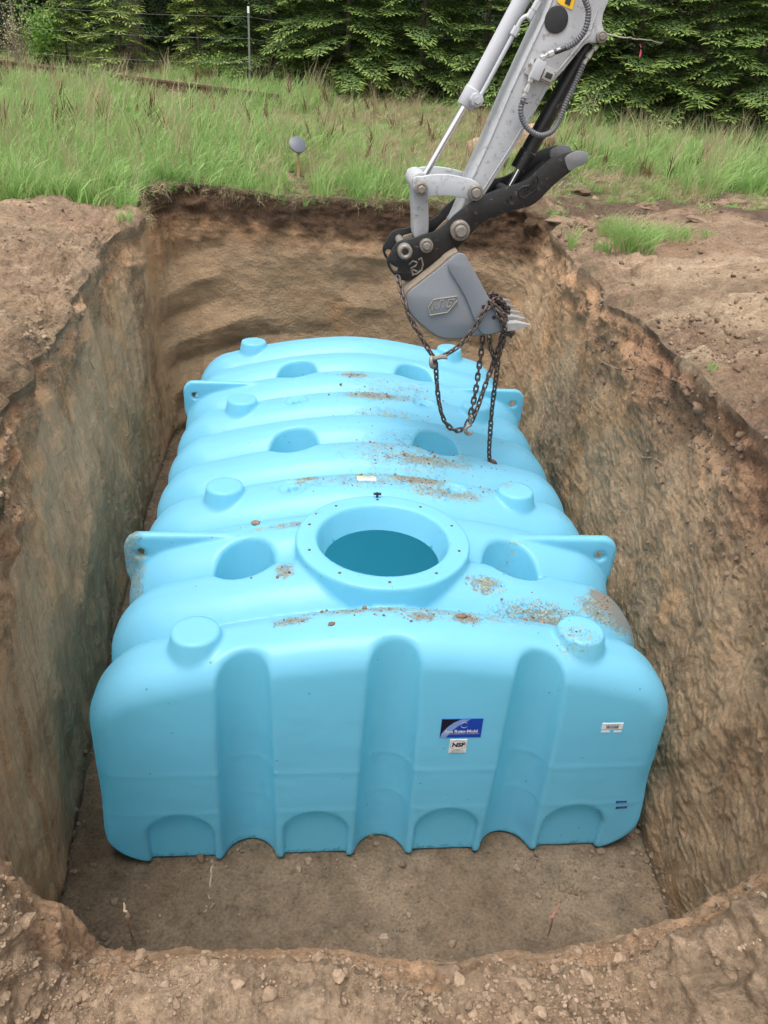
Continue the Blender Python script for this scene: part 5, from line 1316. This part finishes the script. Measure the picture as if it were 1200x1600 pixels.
# ------------------------------------------------------------------ marker stake with a grey lid
p, nn = hit(466, 277); Yq = p.y; T = empty('marker_stake', tuple(p), 'short wooden stake with a grey plastic lid leaning on its top', 'stake')
x0, z0 = at(466, 240, Yq); mb = MB(); mb.box((p.x, Yq, (p.z+z0)/2-.05), (.016, .010, (z0-p.z)/2+.06)); mb.build('stake', simple('raw_wood', (.42, .28, .13), .75, var=.2, scale=60), T, .002)
c_ = Vector((*[at(465, 226, Yq-.02)][0][:1], Yq-.02, at(465, 226, Yq-.02)[1])); nrm_ = Vector((.25, -.75, .6)).normalized(); mb = MB()
rL = .092; a_ = nrm_.orthogonal().normalized(); mb.tube([c_-nrm_*.012, c_-nrm_*.010, c_+nrm_*.006, c_+nrm_*.010], [rL*1.0, rL*1.04, rL*1.04, rL*.97], 28); mb.build('lid', simple('grey_plastic_lid', (.085, .09, .115), .5, var=.1), T)
q = hit(404, 250)[0]; o = MB(); o.tube([q, q+Vector((.03, .0, .02)), q+Vector((.06, 0, .01))], [.02, .03, .02], 8); setp(o.build('crumpled_paper', M_LW, None), 'small crumpled pale scrap in the grass left of the stake', 'litter')
# ------------------------------------------------------------------ rusty rail, wire fence
pa, pb_ = hit(8, 116)[0], hit(435, 172)[0]; pa = pb_+(pa-pb_)*1.25
mb = MB(); d_ = (pb_-pa); L = d_.length; an = math.atan2(d_.y, d_.x); el_ = math.asin(d_.z/L); Rm = Matrix.Rotation(an, 3, 'Z') @ Matrix.Rotation(-el_, 3, 'Y'); c_ = (pa+pb_)/2+Vector((0, 0, .16))
mb.box(c_+Vector((0, 0, .055)), (L/2, .035, .018), Rm); mb.box(c_, (L/2, .010, .045), Rm); mb.box(c_-Vector((0, 0, .06)), (L/2, .06, .012), Rm)
setp(mb.build('rusty_rail', simple('rust', (.115, .062, .042), .9, var=.45, scale=18, bumpd=.006), None, .004), 'long rusty steel rail lying across the grass at the left', 'rail')
FE = hit(389, 100)[0]; FN = empty('wire_fence', tuple(FE), 'sagging wire fence with a thin white-topped steel post in front of the firs', 'fence')
M_GAL = simple('galvanised_wire', (.16, .16, .15), .5, .6); tops = []
for (u, dist) in ((-200, 17.8), (389, 17.4), (850, 16.2), (1400, 13.8)):
    y = CAM[1]+dist; x = at(u, 60, y)[0]; z = gz(x, y); zt_ = z+1.36
    mb = MB(); mb.box((x, y, (z+zt_)/2), (.018, .006, (zt_-z)/2)); mb.box((x, y+.012, (z+zt_)/2), (.004, .014, (zt_-z)/2)); po = mb.build('post', simple('fence_post_steel', (.16, .17, .15), .7, var=.3, scale=30) if not tops else bpy.data.materials['fence_post_steel'], FN)
    mb = MB(); mb.box((x, y, zt_-.05), (.020, .016, .055)); mb.build('white_top', M_LW, po); tops.append(Vector((x, y, z)))
for hh in (.45, .85, 1.2):
    mb = MB()
    for a, b_ in zip(tops[:-1], tops[1:]):
        mb.tube([a.lerp(b_, t)+Vector((0, -.02, hh-.10*4*t*(1-t))) for t in np.linspace(0, 1, 9)], .0013, 4)
    mb.build('wire', M_GAL, FN)
y = CAM[1]+13.6; x, z = at(1000, 86, y); mb = MB(); mb.add([(x-.008, y, z+.07), (x+.008, y, z+.07), (x+.014, y-.01, z-.015), (x-.003, y+.01, z-.035), (x-.011, y, z-.015)], [(0, 1, 2, 3, 4)]); mb.tube([(x, y, z+.1), (x, y+.1, z+.14)], .003, 4)
setp(mb.build('ribbon', simple('pink_flagging', (.55, .08, .14), .5), None), 'small pink ribbon tied in the firs on the right', 'ribbon')
y = CAM[1]+13.9; A_ = Vector((at(970, 58, y)[0], y, at(970, 58, y)[1])); B_ = Vector((at(1042, 67, y)[0], y+.2, at(1042, 67, y)[1])); C_ = Vector((A_.x-.5, y+.6, A_.z+.1))
stick([C_, A_, (A_+B_)/2+Vector((0, 0, .01)), B_], .013, simple('dead_branch', (.30, .27, .22), .9, var=.3, scale=30), 'bare grey broken branch sticking out of the firs right of the arm', 'dead_branch', 'branch')
# dark sods torn up along the right bank
for i, (u, v, s_, lab) in enumerate(((905, 300, .13, 'torn dark sod just behind the thumb tips on the right'), (945, 285, .11, 'torn dark sod in the churned strip, left of the tall grass'), (1010, 322, .10, 'torn sod with roots above the green clump'), (1150, 320, .12, 'torn sod at the far right below the tall grass'),
                       (870, 345, .10, 'torn reddish sod at the far right corner of the pit'), (1100, 345, .08, 'low dark sod on the rutted right bank'), (735, 268, .08, 'dark clump of soil in the straw behind the arm'))):
    p, nn = hit(u, v)
    T = empty('sod', tuple(p), lab, 'sod'); me = clod_mesh(950+i, 4, .55, .5, M_C2); o = bpy.data.objects.new('soil', me); COL.objects.link(o); o.parent = T; o.scale = (s_*1.5, s_, s_*.9)
    g = blade_tuft(960+i, 40, .05, .22, s_*1.0, .003, 2.2); g.materials.append(M_STRAW if i % 2 else M_GRASS); o = bpy.data.objects.new('grass_blades', g); COL.objects.link(o); o.parent = T; o.location = (0, 0, s_*.25); o['kind'] = 'stuff'
